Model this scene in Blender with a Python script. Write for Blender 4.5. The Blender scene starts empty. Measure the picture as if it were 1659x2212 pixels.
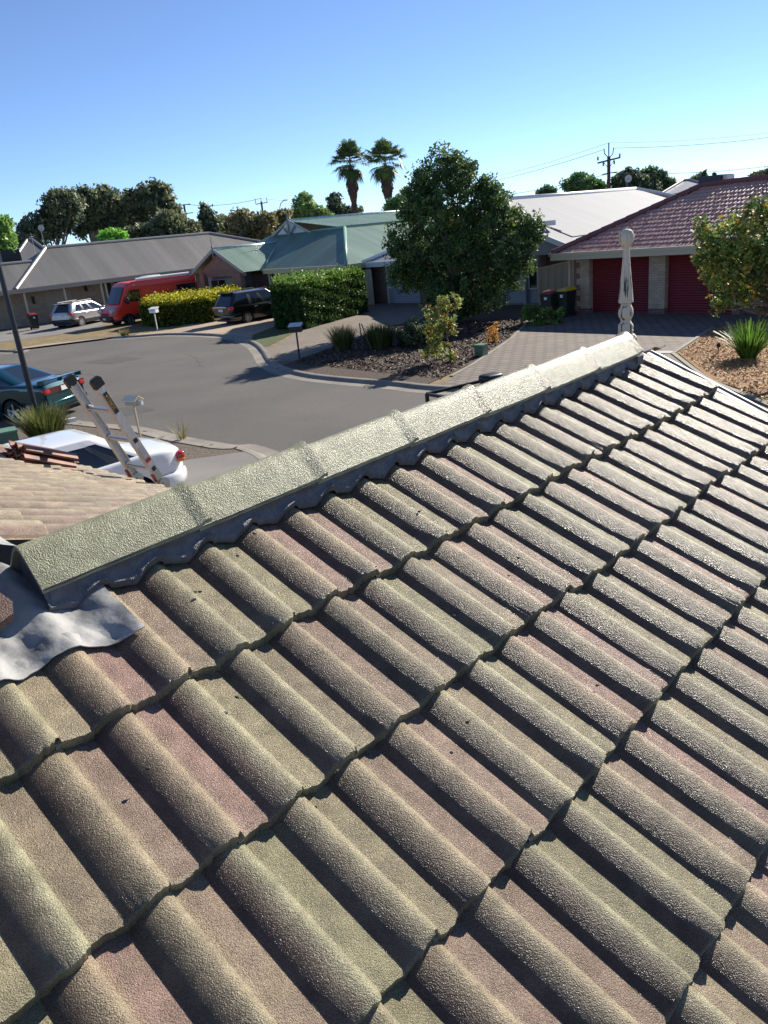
import bpy, math, random
import numpy as np
from mathutils import Matrix, Vector
sc = bpy.context.scene
R_ = math.radians
random.seed(7); rng = np.random.default_rng(7)
# ------------------------------------------------------------ camera
CAM = np.array([0., 0., 4.0]); FPX, CX, CY = 1680., 829.5, 1106.      # photo measured on a 1659 x 2212 grid
PITCH, ROLL = 0.3454, -0.1022
cF = np.array([0, math.cos(PITCH), -math.sin(PITCH)]); r0 = np.array([1., 0, 0]); u0 = np.cross(r0, cF)
cR = math.cos(ROLL)*r0 + math.sin(ROLL)*u0; cU = -math.sin(ROLL)*r0 + math.cos(ROLL)*u0
cam = bpy.data.objects.new('camera', bpy.data.cameras.new('camera')); sc.collection.objects.link(cam)
cam.data.sensor_fit = 'HORIZONTAL'; cam.data.sensor_width = 36; cam.data.lens = 36*FPX/1659
cam.data.clip_start = .05; cam.data.clip_end = 3000
m = Matrix.Identity(4)
for i in range(3):
    m[i][0] = cR[i]; m[i][1] = cU[i]; m[i][2] = -cF[i]; m[i][3] = CAM[i]
cam.matrix_world = m; sc.camera = cam
# ------------------------------------------------------------ sky, sun, exposure
SUN_AZ, SUN_EL = 42., 30.5
w = bpy.data.worlds.new('World'); sc.world = w; w.use_nodes = True
nt = w.node_tree; bg = nt.nodes['Background']
sky = nt.nodes.new('ShaderNodeTexSky'); sky.sky_type = 'NISHITA'; sky.sun_disc = False
sky.sun_elevation = R_(SUN_EL); sky.sun_rotation = R_(SUN_AZ); sky.altitude = 50
sky.air_density = .60; sky.dust_density = 0.0; sky.ozone_density = 6.0
hs = nt.nodes.new('ShaderNodeHueSaturation'); hs.inputs['Hue'].default_value = .501; hs.inputs['Saturation'].default_value = .94
nt.links.new(sky.outputs[0], hs.inputs['Color']); nt.links.new(hs.outputs[0], bg.inputs[0]); bg.inputs[1].default_value = 0.094
sl = bpy.data.lights.new('sun', 'SUN'); sl.energy = 4.9; sl.angle = R_(.53); sl.color = (1, .93, .81)
so = bpy.data.objects.new('sun', sl); sc.collection.objects.link(so)
sdir = Vector((math.sin(R_(SUN_AZ))*math.cos(R_(SUN_EL)), math.cos(R_(SUN_AZ))*math.cos(R_(SUN_EL)), math.sin(R_(SUN_EL))))
so.rotation_euler = sdir.to_track_quat('Z', 'Y').to_euler(); so.location = (0, 0, 60)
sc.view_settings.view_transform = 'Standard'; sc.view_settings.look = 'None'
sc.view_settings.exposure = 0.88; sc.view_settings.gamma = 1
# ------------------------------------------------------------ helpers
def ray(x, y): return cF + cR*(x-CX)/FPX - cU*(y-CY)/FPX
def G(x, y, z=0.):                                                   # where the line of sight meets height z
    d = ray(x, y); return CAM + d*((z-CAM[2])/d[2])
SA = np.array([.64, -.768, 0]); SB = np.array([.768, .64, 0]); SROT = math.atan2(-.768, .64)
def W(s, t, z=0.): q = SA*s + SB*t; return (float(q[0]), float(q[1]), z)   # street frame: s along the facades, t away from the street
def ST(p): p = np.array(p, float); return float(p@SA), float(p@SB)

def mat(name, c, rough=.7, metal=0., c2=None, nscale=6., bump=0., bscale=60., coat=0., spec=.5, attr=None, stretch=None, detail=4., bdist=.01, coord='Object', mixlo=.35, mixhi=.65, trans=0.):
    mt = bpy.data.materials.new(name); mt.use_nodes = True; n = mt.node_tree; N = n.nodes; L = n.links
    b = N['Principled BSDF']; b.inputs['Roughness'].default_value = rough; b.inputs['Metallic'].default_value = metal
    b.inputs['Coat Weight'].default_value = coat; b.inputs['Coat Roughness'].default_value = .05; b.inputs['Specular IOR Level'].default_value = spec
    tc = N.new('ShaderNodeTexCoord'); v = tc.outputs[coord]
    if stretch:
        mp = N.new('ShaderNodeMapping'); mp.inputs['Scale'].default_value = stretch; L.new(v, mp.inputs[0]); v = mp.outputs[0]
    col = None
    rgb = lambda q: (q[0], q[1], q[2], 1)
    if c2 is not None:
        t = N.new('ShaderNodeTexNoise'); t.inputs['Scale'].default_value = nscale; t.inputs['Detail'].default_value = detail; L.new(v, t.inputs['Vector'])
        r = N.new('ShaderNodeMapRange'); r.inputs[1].default_value = mixlo; r.inputs[2].default_value = mixhi; L.new(t.outputs[0], r.inputs[0])
        x = N.new('ShaderNodeMix'); x.data_type = 'RGBA'; x.inputs[6].default_value = rgb(c); x.inputs[7].default_value = rgb(c2); L.new(r.outputs[0], x.inputs[0]); col = x.outputs[2]
    if attr:
        a = N.new('ShaderNodeAttribute'); a.attribute_name = attr
        if col is None: col = a.outputs[0]
        else:
            y = N.new('ShaderNodeMix'); y.data_type = 'RGBA'; y.blend_type = 'MULTIPLY'; y.inputs[0].default_value = 1; L.new(col, y.inputs[6]); L.new(a.outputs[0], y.inputs[7]); col = y.outputs[2]
    if col is None: b.inputs['Base Color'].default_value = rgb(c)
    else: L.new(col, b.inputs['Base Color'])
    if bump:
        t = N.new('ShaderNodeTexNoise'); t.inputs['Scale'].default_value = bscale; t.inputs['Detail'].default_value = 3; L.new(v, t.inputs['Vector'])
        bp = N.new('ShaderNodeBump'); bp.inputs['Strength'].default_value = bump; bp.inputs['Distance'].default_value = bdist; L.new(t.outputs[0], bp.inputs['Height']); L.new(bp.outputs[0], b.inputs['Normal'])
    if trans:
        tr = N.new('ShaderNodeBsdfTranslucent'); ms = N.new('ShaderNodeMixShader'); ms.inputs[0].default_value = trans
        if col is not None: L.new(col, tr.inputs[0])
        else: tr.inputs[0].default_value = rgb(c)
        L.new(b.outputs[0], ms.inputs[1]); L.new(tr.outputs[0], ms.inputs[2]); L.new(ms.outputs[0], N['Material Output'].inputs[0])
    mt['bsdf'] = b.name
    return mt

class MB:
    def __init__(s): s.v = []; s.f = []; s.m = []; s.c = None
    def add(s, vs, fs, mi=0):
        o = len(s.v); s.v += [tuple(map(float, q)) for q in vs]; s.f += [tuple(i+o for i in f) for f in fs]; s.m += [mi]*len(fs)
    def box(s, c, d, mi=0, rz=0., M=None):
        x, y, z = [k/2 for k in d]; vs = [(i, j, k) for i in (-x, x) for j in (-y, y) for k in (-z, z)]
        cr, sr = math.cos(rz), math.sin(rz)
        vs = [(a*cr-b*sr, a*sr+b*cr, k) for a, b, k in vs]
        if M is not None: vs = [tuple(M @ Vector(q)) for q in vs]
        s.add([(c[0]+q[0], c[1]+q[1], c[2]+q[2]) for q in vs], [(0,1,3,2),(4,6,7,5),(0,4,5,1),(2,3,7,6),(0,2,6,4),(1,5,7,3)], mi)
    def b2(s, x0, x1, y0, y1, z0, z1, mi=0): s.box(((x0+x1)/2, (y0+y1)/2, (z0+z1)/2), (x1-x0, y1-y0, z1-z0), mi)
    def bar(s, p, q, w, h=None, mi=0, up=(0, 0, 1)):
        h = h or w; p = Vector(p); q = Vector(q); d = q-p; L = d.length; d.normalize(); u = Vector(up)
        x = d.cross(u)
        if x.length < 1e-4: x = d.cross(Vector((1, 0, 0)))
        x.normalize(); y = x.cross(d)
        vs = [p + x*(i*w/2) + y*(j*h/2) + d*(k*L) for k in (0, 1) for i in (-1, 1) for j in (-1, 1)]
        s.add(vs, [(0,2,3,1),(4,5,7,6),(0,1,5,4),(2,6,7,3),(0,4,6,2),(1,3,7,5)], mi)
    def tube(s, pts, r, n=8, mi=0, caps=True):
        pts = [Vector(p) for p in pts]; rs = r if isinstance(r, (list, tuple)) else [r]*len(pts); vs = []; fs = []; px = None
        for i, p in enumerate(pts):
            d = (pts[min(i+1, len(pts)-1)] - pts[max(i-1, 0)]).normalized()
            x = d.cross(Vector((0, 0, 1))) if px is None else (px - d*px.dot(d))
            if x.length < 1e-4: x = d.cross(Vector((1, 0, 0)))
            x.normalize(); px = x; y = d.cross(x)
            for k in range(n):
                a = 2*math.pi*k/n; vs.append(p + (x*math.cos(a) + y*math.sin(a))*rs[i])
        for i in range(len(pts)-1):
            for k in range(n): fs.append((i*n+k, i*n+(k+1) % n, (i+1)*n+(k+1) % n, (i+1)*n+k))
        if caps: fs += [tuple(range(n))[::-1], tuple((len(pts)-1)*n+k for k in range(n))]
        s.add(vs, fs, mi)
    def lathe(s, prof, c=(0, 0, 0), n=20, mi=0, square=False):       # prof: (radius, z)
        vs = []; fs = []
        for r, z in prof:
            for k in range(n):
                a = 2*math.pi*(k+.5)/n; q = r
                if square: q = r/max(abs(math.cos(a)), abs(math.sin(a)))
                vs.append((c[0]+q*math.cos(a), c[1]+q*math.sin(a), c[2]+z))
        for i in range(len(prof)-1):
            for k in range(n): fs.append((i*n+k, i*n+(k+1) % n, (i+1)*n+(k+1) % n, (i+1)*n+k))
        fs += [tuple(range(n))[::-1], tuple((len(prof)-1)*n+k for k in range(n))]
        s.add(vs, fs, mi)
    def slab(s, poly, z0, z1, mi=0):                                  # extruded polygon (x, y)
        n = len(poly); s.add([(p[0], p[1], z) for z in (z0, z1) for p in poly], [tuple(range(n))[::-1], tuple(range(n, 2*n))]+[(i, (i+1) % n, n+(i+1) % n, n+i) for i in range(n)], mi)
    def sheet(s, pts, th=.04, mi=0):                                  # planar roof panel given by 3-D corners, thickness th downwards
        n = len(pts); s.add([tuple(p) for p in pts]+[(p[0], p[1], p[2]-th) for p in pts], [tuple(range(n)), tuple(range(n, 2*n))[::-1]]+[(i, n+i, n+(i+1) % n, (i+1) % n) for i in range(n)], mi)
    def grid(s, g, mi=0, closed=False):                               # g[i][j] points
        nj = len(g[0]); vs = [q for r in g for q in r]; fs = []
        for i in range(len(g)-1):
            for j in range(nj-(0 if closed else 1)):
                fs.append((i*nj+j, i*nj+(j+1) % nj, (i+1)*nj+(j+1) % nj, (i+1)*nj+j))
        s.add(vs, fs, mi)

def fin(o, label, cat, group, kind):
    if label: o['label'] = label
    if cat: o['category'] = cat
    if group: o['group'] = group
    if kind: o['kind'] = kind
def thing(name, label, cat, loc=(0, 0, 0), rz=0., group=None):
    o = bpy.data.objects.new(name, None); sc.collection.objects.link(o); o.empty_display_size = .2
    o.location = tuple(map(float, loc)); o.rotation_euler = (0, 0, rz); fin(o, label, cat, group, None)
    return o
def obj(name, mb, mats, parent=None, label=None, cat=None, group=None, kind=None, smooth=False, world=False, origin=None, sharp=35):
    me = bpy.data.meshes.new(name); vs = mb.v
    if world and parent is not None:
        M = Matrix.LocRotScale(parent.location, parent.rotation_euler, None)
        if parent.parent is not None: M = Matrix.LocRotScale(parent.parent.location, parent.parent.rotation_euler, None) @ M
        M = M.inverted(); vs = [tuple(M @ Vector(q)) for q in vs]
    if origin is not None: vs = [(q[0]-origin[0], q[1]-origin[1], q[2]-origin[2]) for q in vs]
    me.from_pydata(vs, [], mb.f)
    for mt in (mats if isinstance(mats, (list, tuple)) else [mats]): me.materials.append(mt)
    if any(mb.m): me.polygons.foreach_set('material_index', mb.m)
    if mb.c is not None:
        ca = me.color_attributes.new('Col', 'FLOAT_COLOR', 'POINT'); ca.data.foreach_set('color', np.asarray(mb.c, 'f').ravel())
    if smooth:
        me.shade_smooth()
        if sharp: me.set_sharp_from_angle(angle=R_(sharp))
    me.update()
    o = bpy.data.objects.new(name, me); sc.collection.objects.link(o)
    if parent is not None: o.parent = parent
    if origin is not None: o.location = tuple(map(float, origin))
    fin(o, label, cat, group, kind)
    return o
def npmesh(name, v, quads, mt, col=None, parent=None, label=None, cat=None, group=None, kind=None, smooth=False, origin=None):
    v = np.asarray(v, 'f').reshape(-1, 3)
    if origin is not None: v = v - np.array(origin, 'f')
    k = quads.shape[1]; me = bpy.data.meshes.new(name); me.vertices.add(len(v)); me.vertices.foreach_set('co', v.ravel())
    me.loops.add(quads.size); me.loops.foreach_set('vertex_index', quads.astype('i').ravel())
    me.polygons.add(len(quads)); me.polygons.foreach_set('loop_start', np.arange(0, quads.size, k, dtype='i'))
    me.update(calc_edges=True); me.validate()
    if col is not None:
        c4 = np.ones((len(v), 4), 'f'); c4[:, :3] = col; ca = me.color_attributes.new('Col', 'FLOAT_COLOR', 'POINT'); ca.data.foreach_set('color', c4.ravel())
    me.materials.append(mt)
    if smooth: me.shade_smooth()
    o = bpy.data.objects.new(name, me); sc.collection.objects.link(o)
    if parent is not None: o.parent = parent
    if origin is not None: o.location = tuple(map(float, origin))
    fin(o, label, cat, group, kind)
    return o
def copy_tree(o, parent=None):
    c = o.copy(); sc.collection.objects.link(c); c.parent = parent
    for ch in list(o.children): copy_tree(ch, c)
    return c
# ------------------------------------------------------------ materials
M = {}
M['asphalt'] = mat('asphalt', (.088, .080, .074), .9, c2=(.105, .096, .088), nscale=.35, bump=.3, bscale=90, bdist=.01)
M['concrete'] = mat('concrete', (.20, .18, .155), .85, c2=(.25, .225, .19), nscale=1.2, bump=.15, bscale=70)
M['kerb'] = mat('kerb', (.20, .185, .16), .85, c2=(.27, .25, .22), nscale=2.5, bump=.2, bscale=50)
M['steel_black'] = mat('black_steel', (.015, .015, .017), .45, .3)
M['black'] = mat('black_plastic', (.012, .012, .013), .45)
M['rubber'] = mat('tyre_rubber', (.012, .012, .012), .8)
M['glass'] = mat('dark_glass', (.012, .016, .022), .06, spec=.8)
M['chrome'] = mat('chrome', (.75, .75, .77), .18, 1.)
M['alloy'] = mat('alloy', (.55, .56, .58), .3, .9)
M['white'] = mat('white_paint', (.75, .75, .74), .35, coat=.6)
M['cream'] = mat('cream_paint', (.52, .44, .29), .5)
M['offwhite'] = mat('offwhite_paint', (.6, .6, .58), .6)
M['grey'] = mat('grey_paint', (.25, .25, .25), .5)
M['soil'] = mat('soil', (.05, .035, .025), .95, c2=(.10, .075, .05), nscale=8, bump=.6, bscale=30, bdist=.03)
M['wood'] = mat('timber', (.09, .06, .045), .85, c2=(.14, .10, .07), nscale=5, stretch=(1, 1, .1))
M['bark'] = mat('bark', (.07, .05, .04), .9, c2=(.14, .11, .09), nscale=6, bump=.5, bscale=20, bdist=.02)
M['gumbark'] = mat('gum_bark', (.28, .24, .20), .8, c2=(.14, .11, .09), nscale=2)
M['leaf'] = mat('leaves', (1, 1, 1), .55, attr='Col', spec=.35, trans=.35)
M['leafgloss'] = mat('glossy_leaves', (1, 1, 1), .5, attr='Col', spec=.28, trans=.38)
M['red_lamp'] = mat('red_lamp', (.45, .02, .015), .15, coat=.8)
M['orange_lamp'] = mat('orange_lamp', (.8, .22, .02), .15, coat=.8)
M['clear_lamp'] = mat('clear_lamp', (.45, .47, .5), .12, .3, coat=1)
M['plate'] = mat('number_plate', (.7, .7, .68), .4)
M['ink'] = mat('dark_ink', (.02, .02, .025), .5)
# ------------------------------------------------------------ our own roof
RY, RS = 0.771, .4393; G_ = .3611; UW = .15
rd = np.array([math.sin(RY), math.cos(RY), 0]); dn = np.array([math.cos(RY)*math.cos(RS), -math.sin(RY)*math.cos(RS), -math.sin(RS)])
nm = np.cross(rd, dn); nm = nm*np.sign(nm[2]); O0 = np.array([-.7186, 1.2074, 4.0-.8648])
def RP(u, v, h=0.): return O0 + rd*(u*UW) + dn*(v*G_) + nm*h
def tile_mat(name, bs=1.0, rough=.29):
    mt = bpy.data.materials.new(name); mt.use_nodes = True; n = mt.node_tree; N = n.nodes; L = n.links; b = N['Principled BSDF']
    tc = N.new('ShaderNodeTexCoord'); v = tc.outputs['Object']
    at = N.new('ShaderNodeAttribute'); at.attribute_name = 'Col'
    def noise(s, d=2., rg=.5):
        t = N.new('ShaderNodeTexNoise'); t.inputs['Scale'].default_value = s; t.inputs['Detail'].default_value = d; t.inputs['Roughness'].default_value = rg; L.new(v, t.inputs['Vector']); return t
    lich = noise(9, 6, .65); lm = N.new('ShaderNodeMapRange'); lm.inputs[1].default_value = .56; lm.inputs[2].default_value = .68; L.new(lich.outputs[0], lm.inputs[0])
    big = noise(22, 4); mr = N.new('ShaderNodeMapRange'); mr.inputs[1].default_value = .3; mr.inputs[2].default_value = .7; mr.inputs[3].default_value = .72; mr.inputs[4].default_value = 1.25; L.new(big.outputs[0], mr.inputs[0])
    sp = noise(420, 2); mr2 = N.new('ShaderNodeMapRange'); mr2.inputs[1].default_value = .35; mr2.inputs[2].default_value = .65; mr2.inputs[3].default_value = .74; mr2.inputs[4].default_value = 1.24; L.new(sp.outputs[0], mr2.inputs[0])
    ml = N.new('ShaderNodeMath'); ml.operation = 'MULTIPLY'; L.new(mr.outputs[0], ml.inputs[0]); L.new(mr2.outputs[0], ml.inputs[1])
    vm = N.new('ShaderNodeVectorMath'); vm.operation = 'SCALE'; L.new(at.outputs[0], vm.inputs[0]); L.new(ml.outputs[0], vm.inputs['Scale']); lx = N.new('ShaderNodeMix'); lx.data_type = 'RGBA'; lx.inputs[7].default_value = (.20, .185, .10, 1); lf = N.new('ShaderNodeMath'); lf.operation = 'MULTIPLY'; lf.inputs[1].default_value = .28; L.new(lm.outputs[0], lf.inputs[0]); L.new(lf.outputs[0], lx.inputs[0]); L.new(vm.outputs[0], lx.inputs[6]); L.new(lx.outputs[2], b.inputs['Base Color'])
    g1 = noise(400*bs, 2.5, .55); g2 = noise(160*bs, 2)
    ad = N.new('ShaderNodeMath'); ad.operation = 'MULTIPLY_ADD'; ad.inputs[1].default_value = .45; L.new(g2.outputs[0], ad.inputs[0]); L.new(g1.outputs[0], ad.inputs[2])
    bp = N.new('ShaderNodeBump'); bp.inputs['Strength'].default_value = 1.; bp.inputs['Distance'].default_value = (.0032 if bs == 1 else .0026); L.new(ad.outputs[0], bp.inputs['Height']); L.new(bp.outputs[0], b.inputs['Normal'])
    rr = N.new('ShaderNodeMapRange'); rr.inputs[1].default_value = .35; rr.inputs[2].default_value = .65; rr.inputs[3].default_value = rough-.08; rr.inputs[4].default_value = rough+.12; L.new(sp.outputs[0], rr.inputs[0]); L.new(rr.outputs[0], b.inputs['Roughness'])
    b.inputs['Specular IOR Level'].default_value = .30
    return mt
M['tile'] = tile_mat('glazed_concrete_tile'); M['cap'] = tile_mat('ridge_cap_coating', .75, .3)
OLIVE = np.array([.238, .212, .124]); BROWN = np.array([.135, .082, .062]); TAN = np.array([.36, .255, .17]); MAUVE = np.array([.262, .165, .135]); GREEN = np.array([.290, .285, .178])

def prof(x):                                                          # height of the tile surface, x in roll units (integer = foot of a roll)
    f = x - np.floor(x); Hh = .0255
    q = np.clip(f/.47, 0, 1); up = Hh*np.sin(q*np.pi/2)**.95
    r2 = Hh - (Hh*.22)*np.clip((f-.47)/.10, 0, 1)**1.6
    s_ = np.clip((f-.585)/.415, 0, 1); pan = Hh*(.46*(1-s_)**1.2 + .06*np.sin(s_*np.pi))
    return np.where(f < .47, up, np.where(f < .578, r2, pan))

def tile_field(name, O, U, V, N_, irange, jrange, parent, nx=58, ny=12, clip=None, seed=3, pal=0, label=None):
    rg = np.random.default_rng(seed); vs = []; qs = []; cs = []; off = 0
    fx = np.concatenate([np.linspace(.50, .57, 3), np.linspace(.585, .96, nx//5), np.linspace(.98, 1.06, 1+nx//10), np.linspace(1.08, 1.565, nx//3), [1.574, 1.588], np.linspace(1.6, 1.96, nx//5), np.linspace(1.98, 2.06, 1+nx//10), np.linspace(2.08, 2.57, nx//3)])
    X = fx; nX = len(X); th = .025
    for j in range(*jrange):
        par = j % 2
        for i in range(irange[0]-2+((irange[0]-2+par) % 2), int(math.ceil(irange[1])), 2):
            us = i + X; lo, hi = irange
            if clip is not None:
                head, keep = clip(i+1.3, j)
                if not keep: continue
            else: head = j-1.13
            m = us <= hi
            if us[0] < lo-2 or m.sum() < 4: continue
            us = us[m]; n = len(us); tilt = rg.normal(0, .0012); dz = rg.normal(0, .0012); shv = rg.normal(0, .010)
            vv = np.linspace(head, j+shv, ny); vv[-2] = j+shv-.02
            uu, ww = np.meshgrid(us, vv)
            base = prof(uu)
            xl = uu - i
            base = np.where(xl < .575, prof(np.full_like(uu, .9))+.001, base)      # underlap
            lift = .003*np.clip((xl-2.05)/.35, 0, 1)
            h = base + lift + dz + tilt*(xl-1.5) - .028*(j-ww)
            ed = rg.normal(0, .0055, n); ed = np.convolve(ed, [.25, .5, .25], 'same'); xe = us - i; ed = ed - .022*rg.uniform(.4, 1.3)*(xe > 2.50) - .006*(np.abs(xe-1.575) < .03) + .006*np.sin(us*9+j)
            ww[-1] += ed; h[-1] -= .0025 + np.abs(rg.normal(0, .0009, n)); 
            us2, ws2 = uu.copy(), ww
            P = O + us2[..., None]*UW*U + ws2[..., None]*G_*V + h[..., None]*N_
            # front skirt, then return underneath
            sk = O + us2[-1][:, None]*UW*U + (ws2[-1]+.004)[:, None]*G_*V + (h[-1]-th)[:, None]*N_
            sk2 = O + us2[-1][:, None]*UW*U + (ws2[-1]-.12)[:, None]*G_*V + (h[-1]-th)[:, None]*N_
            P = np.concatenate([P, sk[None], sk2[None]], 0)
            # right edge drop
            rt = P[:ny, -1] - N_*(.009 if n == nX else .03); rows = ny+2
            # colours
            c = np.zeros((rows, n, 3)); f = us - np.floor(us); uidx = np.floor(us-.0).astype(int)-i
            kk = [(i+q) for q in range(4)]
            gl = np.clip(-.05 + np.array([1. if ((k*7+j*3) % 4 < 2) else 0. for k in kk])*.6 + rg.random(4)*.5, 0, 1)          # olive or mauve pan
            gr = rg.random(4)*.5
            g = gl[uidx]; rr = gr[uidx]
            pancol = g[:, None]*OLIVE + (1-g)[:, None]*MAUVE
            rollcol = (rr*.6)[:, None]*OLIVE*.8 + (1-rr*.6)[:, None]*BROWN*1.1
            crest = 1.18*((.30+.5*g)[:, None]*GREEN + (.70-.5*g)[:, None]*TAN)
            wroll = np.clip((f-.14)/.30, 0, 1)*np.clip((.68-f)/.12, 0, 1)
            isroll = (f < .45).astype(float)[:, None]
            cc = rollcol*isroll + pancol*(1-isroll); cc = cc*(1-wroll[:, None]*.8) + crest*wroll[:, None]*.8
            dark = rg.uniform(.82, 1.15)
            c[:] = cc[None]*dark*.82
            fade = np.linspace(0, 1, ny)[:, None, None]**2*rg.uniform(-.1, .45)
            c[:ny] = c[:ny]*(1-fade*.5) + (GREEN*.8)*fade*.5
            c[ny-1] = c[ny-1]*.75 + GREEN*.3; c[ny:] = OLIVE*.62 + BROWN*.2
            if pal: c = np.clip((c-.17)*1.4+.17, .04, 1)*.85 + np.array([.09, .08, .07])  # wing: roll and pan contrast raised in colour, in place of side light
            vs.append(P.reshape(-1, 3)); cs.append(c.reshape(-1, 3))
            I, J = np.meshgrid(np.arange(rows-1), np.arange(n-1), indexing='ij'); a = (I*n+J).ravel()+off
            qs.append(np.stack([a, a+n, a+n+1, a+1], 1)); no = rows*n
            vs.append(rt); cs.append(np.tile(OLIVE*.6, (ny, 1)))
            k = np.arange(ny-1); q = np.stack([k*n+n-1+off, (k+1)*n+n-1+off, off+no+k+1, off+no+k], 1); qs.append(q)
            off += no + ny
    v = np.concatenate(vs); q = np.concatenate(qs); c = np.concatenate(cs)
    o = npmesh(name, v, q, M['tile'], c, smooth=True)
    o.data.set_sharp_from_angle(angle=R_(32))
    o.parent = parent; o.matrix_parent_inverse = Matrix.LocRotScale(parent.location, parent.rotation_euler, None).inverted()
    if label: o['label'] = label
    return o
RU1 = 22.9; RIDGE_V = -1.155; UR0, UR1 = 1.55, 21.1
house = thing('house', 'nearest house, whose olive and mauve glazed tile roof fills the foreground', 'house', (-.88, 1.75, 0))
def clip_near(u, j):
    if u > 2.2: return (max(j-1.13, RIDGE_V+.02), j > -1 and j >= 0)
    hipv = -1.2 - (1.8-u)*.15*1.135/G_                                # the hip rises to the left
    if j <= -1 and u > .1: return (0, False)
    return (max(j-1.13, hipv), j > hipv+.35)
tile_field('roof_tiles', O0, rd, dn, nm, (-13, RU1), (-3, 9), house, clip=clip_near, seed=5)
# far slope of the gable
fdn = np.array([-dn[0], -dn[1], dn[2]]); fnm = np.array([-nm[0], -nm[1], nm[2]])
Rg = RP(0, RIDGE_V, 0)
def clip_far(u, j): # valley with the wing
    x = (-u*UW) - UR0*UW*0; return (max(j-1.13, 0.02), (-u*UW) > .35+(j*G_)*.85)
tile_field('roof_tiles', Rg, -rd, fdn, fnm, (-int(RU1)-1, -1), (1, 8), house, nx=14, ny=4, clip=clip_far, seed=8)
# wing on the left, sloping away along the ridge direction
W0 = np.array([-.88, 1.75, 3.37]); eU = np.array([-rd[1], rd[0], 0]); dA = np.array([rd[0]*math.cos(RS), rd[1]*math.cos(RS), -math.sin(RS)]); nA = np.cross(eU, dA); nA *= np.sign(nA[2])
WL = 2.75/G_
OW = W0 + dA*(2.75-8*G_)
def clip_wing(u, j): return (max(j-1.13, -.1), u*UW > .22 + max(0, (j-2)*G_*.75))
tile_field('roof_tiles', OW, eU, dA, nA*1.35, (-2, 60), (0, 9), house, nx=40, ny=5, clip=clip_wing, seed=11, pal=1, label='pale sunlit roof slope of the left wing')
# cut tile at the foot of the hip, left edge
mb = MB(); tp_ = [(1.08, -.93), (1.02, -1.04), (.6, -1.25), (-2.5, -2.0), (-3.0, -.86), (.70, -.80), (.98, -.84)]; n_c = len(tp_)
mb.add([tuple(RP(u, v, h_+.012*math.sin(u*2))) for h_ in (.058, .036) for u, v in tp_], [tuple(range(n_c)), tuple(range(n_c, 2*n_c))[::-1]]+[(i, n_c+i, n_c+(i+1) % n_c, (i+1) % n_c) for i in range(n_c)])
mb.c = [(*(BROWN*.8), 1)]*len(mb.v); obj('hip_tile', mb, M['tile'], house, world=True)
# ridge caps
ncap = 7; lc = (UR1-UR0)*UW/ncap
def capsec(k, dh, sc_=1.):                                           # half profile: (across, height over apex plane)
    pts = []
    for t in np.linspace(-1, 1, 21):
        s_ = abs(t)*.090*sc_; q_0 = .30; hh = .152 - .101*(abs(t)**1.06 if abs(t) > q_0 else q_0*.5+(t/q_0)**2*q_0*.5)
        pts.append((math.copysign(s_, t), hh+dh))
    return pts
Rh = RP(0, RIDGE_V, 0)
side = np.array([math.cos(RY), -math.sin(RY), 0])                    # horizontal, towards the near slope
for k in range(ncap):
    mb = MB(); rows = []; L0 = UR0*UW + k*lc; n = 26; cols = []
    lift = []
    for q in range(n):
        f = q/(n-1); x = L0 + f*(lc+.035)
        dh = -.010 + .010*f + (.008*min(1, (f-.93)/.01) if f > .93 else 0)
        dh += rng.normal(0, .0004)
        scw = .95 + .05*f + (.03*min(1, (f-.92)/.02) if f > .92 else 0)
        rows.append([tuple(Rh + rd*x + side*s_ + np.array([0, 0, hh-.021])) for s_, hh in capsec(k, dh, scw)])
    under = [[tuple(np.array(p) + np.array([0, 0, -.010]) - side*0) for p in r[::-1]] for r in rows]
    g = [r + u_ for r, u_ in zip(rows, under)]
    mb.grid(g, closed=True); nj = len(g[0])
    mb.add([p for p in g[0]], [(i, i+1, nj-2-i, nj-1-i) for i in range(nj//2-1)]); mb.add([p for p in g[-1]], [(i, nj-1-i, nj-2-i, i+1) for i in range(nj//2-1)])
    cc = []
    tint = rng.uniform(.93, 1.07)
    for p in mb.v:
        f = (np.dot(np.array(p)-Rh, rd)-L0)/(lc+.035); c = GREEN*.92*tint
        if f > .86 and k > 2: c = c*.8 + TAN*.25
        cc.append((*c, 1))
    mb.c = cc
    obj('ridge_cap', mb, M['cap'], house, world=True, smooth=True)
# bedding (flexible pointing) under the caps
M['pointing'] = mat('charcoal_pointing', (.075, .077, .088), .5, c2=(.11, .113, .125), nscale=30, bump=.35, bscale=55, stretch=(1, 1, 1), bdist=.004)
n_ = M['pointing'].node_tree
wv = n_.nodes.new('ShaderNodeTexWave'); wv.inputs['Scale'].default_value = 1.0; wv.bands_direction = 'X'; wv.inputs['Distortion'].default_value = 6; wv.inputs['Detail'].default_value = 2; wv.inputs['Detail Scale'].default_value = 3
mp = n_.nodes.new('ShaderNodeMapping'); mp.inputs['Rotation'].default_value = (0, 0, -(math.pi/2-RY)); mp.inputs['Scale'].default_value = (70, 70, 10)
tcn = [x for x in n_.nodes if x.type == 'TEX_COORD'][0]; bpn = [x for x in n_.nodes if x.type == 'BUMP'][0]
rt_ = n_.nodes.new('ShaderNodeMapping'); rt_.inputs['Rotation'].default_value = (0, 0, -(math.pi/2-RY)); n_.links.new(tcn.outputs['Object'], rt_.inputs[0])
mp.inputs['Rotation'].default_value = (0, 0, 0); n_.links.new(rt_.outputs[0], mp.inputs[0]); n_.links.new(mp.outputs[0], wv.inputs['Vector']); n_.links.new(wv.outputs[0], bpn.inputs['Height'])
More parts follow.
